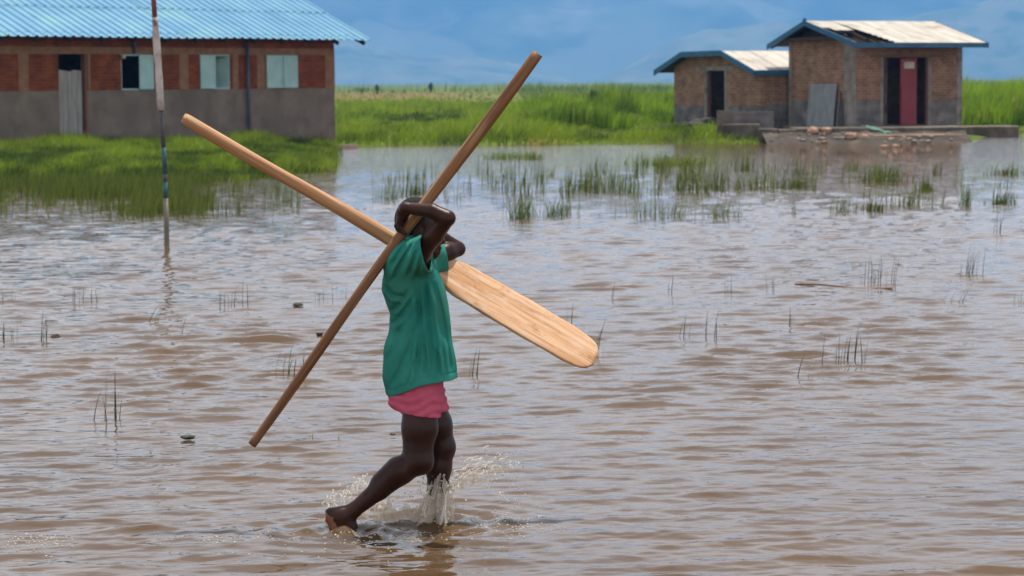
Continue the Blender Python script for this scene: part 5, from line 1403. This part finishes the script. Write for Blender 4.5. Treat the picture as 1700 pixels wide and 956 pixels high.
T2_ = [
 (868, 362, 70, 46, 36, 'tall dense grass clump right of the head of the child'),
 (926, 357, 60, 32, 46, 'lower dense grass clump just right of the tall one beside the child'),
 (648, 331, 26, 46, 34, 'grass clump between the paddle shaft and the head of the child'),
 (690, 322, 22, 40, 36, 'grass clump directly behind the head of the child'),
 (985, 318, 90, 34, 70, 'bright green dense clump in the middle of the shallows'),
 (1045, 318, 30, 40, 34, 'thin clump just right of the bright green middle one'),
 (1140, 318, 70, 46, 50, 'tall dark clump right of the middle of the shallows'),
 (1192, 316, 40, 44, 40, 'clump between the tall dark one and the low wide one'),
 (1245, 314, 70, 32, 60, 'low wide clump below the left end of the ledge'),
 (1290, 312, 40, 30, 46, 'clump next to the low wide one, below the larger hut'),
 (1325, 312, 22, 30, 34, 'thin clump below the gable of the larger hut'),
 (1085, 358, 70, 30, 90, 'long low clump at the near side of the shallows'),
 (1195, 360, 34, 32, 52, 'pale green clump right of the long low one'),
 (1318, 356, 8, 24, 8, 'slim short tuft right of the pale green clump'),
 (1395, 353, 30, 34, 34, 'leaning dark clump below the hut corner'),
 (1452, 350, 18, 30, 22, 'small tuft right of the leaning dark clump'),
 (1515, 341, 60, 34, 66, 'wide dark clump below the red door'),
 (1465, 302, 150, 34, 84, 'largest dense green clump below the red door'),
 (1415, 282, 30, 22, 26, 'small clump just left of the largest green clump'),
 (1537, 316, 20, 30, 22, 'small clump between the largest green and the wide dark clump'),
 (1604, 340, 30, 40, 24, 'narrow tall clump below the right end of the hut'),
 (1664, 338, 22, 34, 32, 'thin clump near the right edge beside the narrow tall one'),
 (1668, 290, 22, 24, 40, 'faint clump at the right edge below the bright lawn'),
 (1556, 290, 16, 24, 14, 'small tuft right of the largest green clump'),
]
for a in T2_: tuft(a[0], a[1], int(a[2] * 1.6), a[3] * 1.08, *a[4:], GR2, .05, m_=G2m, low=a[2] > 25, name='grass_clump')
for (px, py, n_, hp, spx, lab) in ((850, 263, 260, 14, 90, 'low green grass islet under the middle of the back bank'), (1115, 274, 420, 20, 130, 'long low green grass islet before the small hut'), (886, 264, 60, 16, 26, 'small grass islet right of the middle one')):
    tuft(px, py, n_, hp, spx, lab, 'low grass islets', .05, G1, True, 'grass_islet')
# sparse scattered stems of the shallows that nothing tells apart
srcs = []
k_ = 0
while k_ < 64:
    px, py = RNG.uniform(625, 1370), RNG.uniform(282, 334)
    if py > 318 and RNG.random() < .4: continue
    tuft(px, py, int(RNG.integers(10, 24)), RNG.uniform(24, 44), RNG.uniform(18, 42), 'thin sparse grass tuft in the band of shallows before the back bank', 'sparse tufts in the shallows', .05, G2m, False, 'grass_clump'); k_ += 1
for k_ in range(16):
    tuft(RNG.uniform(330, 490), RNG.uniform(322, 352), int(RNG.integers(6, 14)), RNG.uniform(26, 40), RNG.uniform(16, 40), 'thin dark reeds off the end of the left bank', 'sparse reeds off the left bank', .05, G2m, False, 'grass_clump')
for k_ in range(12):
    tuft(RNG.uniform(1400, 1700), RNG.uniform(285, 350), int(RNG.integers(5, 10)), RNG.uniform(20, 34), RNG.uniform(14, 34), 'thin sparse grass stems in the shallows before the huts', 'sparse stems before the huts', .06, G2m, False, 'grass_clump')

# ---- floating bits
M_clod = mat('rotting_weed', (0.045, 0.028, 0.018), (0.09, 0.05, 0.03), scale=20, rough=0.8)
M_weed = mat('dark_green_weed', (0.025, 0.026, 0.010), (0.06, 0.055, 0.02), scale=30, rough=0.7)
for px, py, rx, m_, lab in ((495, 508, 8, M_clod, 'dark brown clod floating left of the carried pole'), (92, 561, 8, M_clod, 'flat brown clod floating at far left beside a slim green tuft'), (311, 730, 11, M_weed, 'dark green weed clump floating left of the pole end'), (530, 557, 6, M_clod, 'small dark leaf floating by the carried pole'), (652, 725, 5, M_weed, 'tiny dark sliver floating left of the bare thigh')):
    P = at_z(px, py, 0.0); o = lump('floating_clod', (P[0], P[1], .012), rx * P[1] / F, 1.0, .8, .45, m_, int(px)); tag(o, lab, 'floating debris')
p0, p1 = at_z(1320, 473, .0), at_z(1482, 479.5, .0)
pts = [p0 * (1 - t_) + p1 * t_ + np.array([0, 0, .004 + .008 * math.sin(t_ * 7)]) for t_ in np.linspace(0, 1, 12)]
o = MB().tube(pts, [.009 - .004 * t_ for t_ in np.linspace(0, 1, 12)], 8).obj('floating_stick', mat('wet_stick', (0.16, 0.08, 0.045), (0.26, 0.14, 0.08), rough=.6), None, True)
tag(o, 'long thin reddish stick floating in the water at right', 'stick')

# ---- far shrubs
def shrub(px, Y, hpx, wpx, label, dark):
    P = at_x_z(px, Y, .25); s_ = Y / F
    root = empty('shrub', P); tag(root, label, 'shrub', 'far shrubs on the meadow skyline')
    MB().tube([(0, 0, -.1), (.05, 0, hpx * s_ * .5)], [.09, .05], 6).obj('trunk', M_dark, root)
    k_ = 420; d = RNG.normal(0, 1, (k_, 3)); d /= np.linalg.norm(d, axis=1)[:, None]; r_ = RNG.random(k_) ** .5
    Pc = d * r_[:, None] * np.array([wpx / 2, wpx / 2, hpx * .45]) * s_ * (.55 + .65 * fbm(d[:, :1] * 1.4 + px, d[:, 2:] * 1.4, 2, 3)) + np.array([0, 0, hpx * s_ * .58])
    lf = blades('crown', Pc, np.full(k_, .22 * s_ * hpx * .5), np.full(k_, .12 * s_ * hpx * .4), RNG.random(k_), dark, .9, 2); lf.parent = root
GD = leaf_mat('shrub_leaf', (0.040, 0.065, 0.022), (0.09, 0.13, 0.035), .4)
shrub(715, 330, 19, 11, 'upright dark shrub on the skyline above the boy and pole', GD)
shrub(626, 300, 18, 10, 'shrub on the skyline just right of the brick building', GD)
shrub(600, 300, 14, 44, 'low wide bush beside the brick building skyline', GD)
shrub(985, 92, 48, 26, 'dark green bush among the tall sedge', GD)
shrub(1655, 92, 34, 26, 'dark leafy bush in the sedge right of the hut', GD)

# ------------------------------------------------------------------ haze
M_h = bpy.data.materials.new('haze_air'); M_h.use_nodes = True; n = M_h.node_tree; n.nodes.clear()
pv = n.nodes.new('ShaderNodeVolumePrincipled'); pv.inputs['Color'].default_value = (0.165, 0.395, 0.80, 1); pv.inputs['Density'].default_value = 0.00030
ou = n.nodes.new('ShaderNodeOutputMaterial'); n.links.new(pv.outputs[0], ou.inputs['Volume'])
o = MB().box(-7000, 7000, -150, 10000, -2.0, 256).obj('haze', M_h); tag(o, kind='stuff')
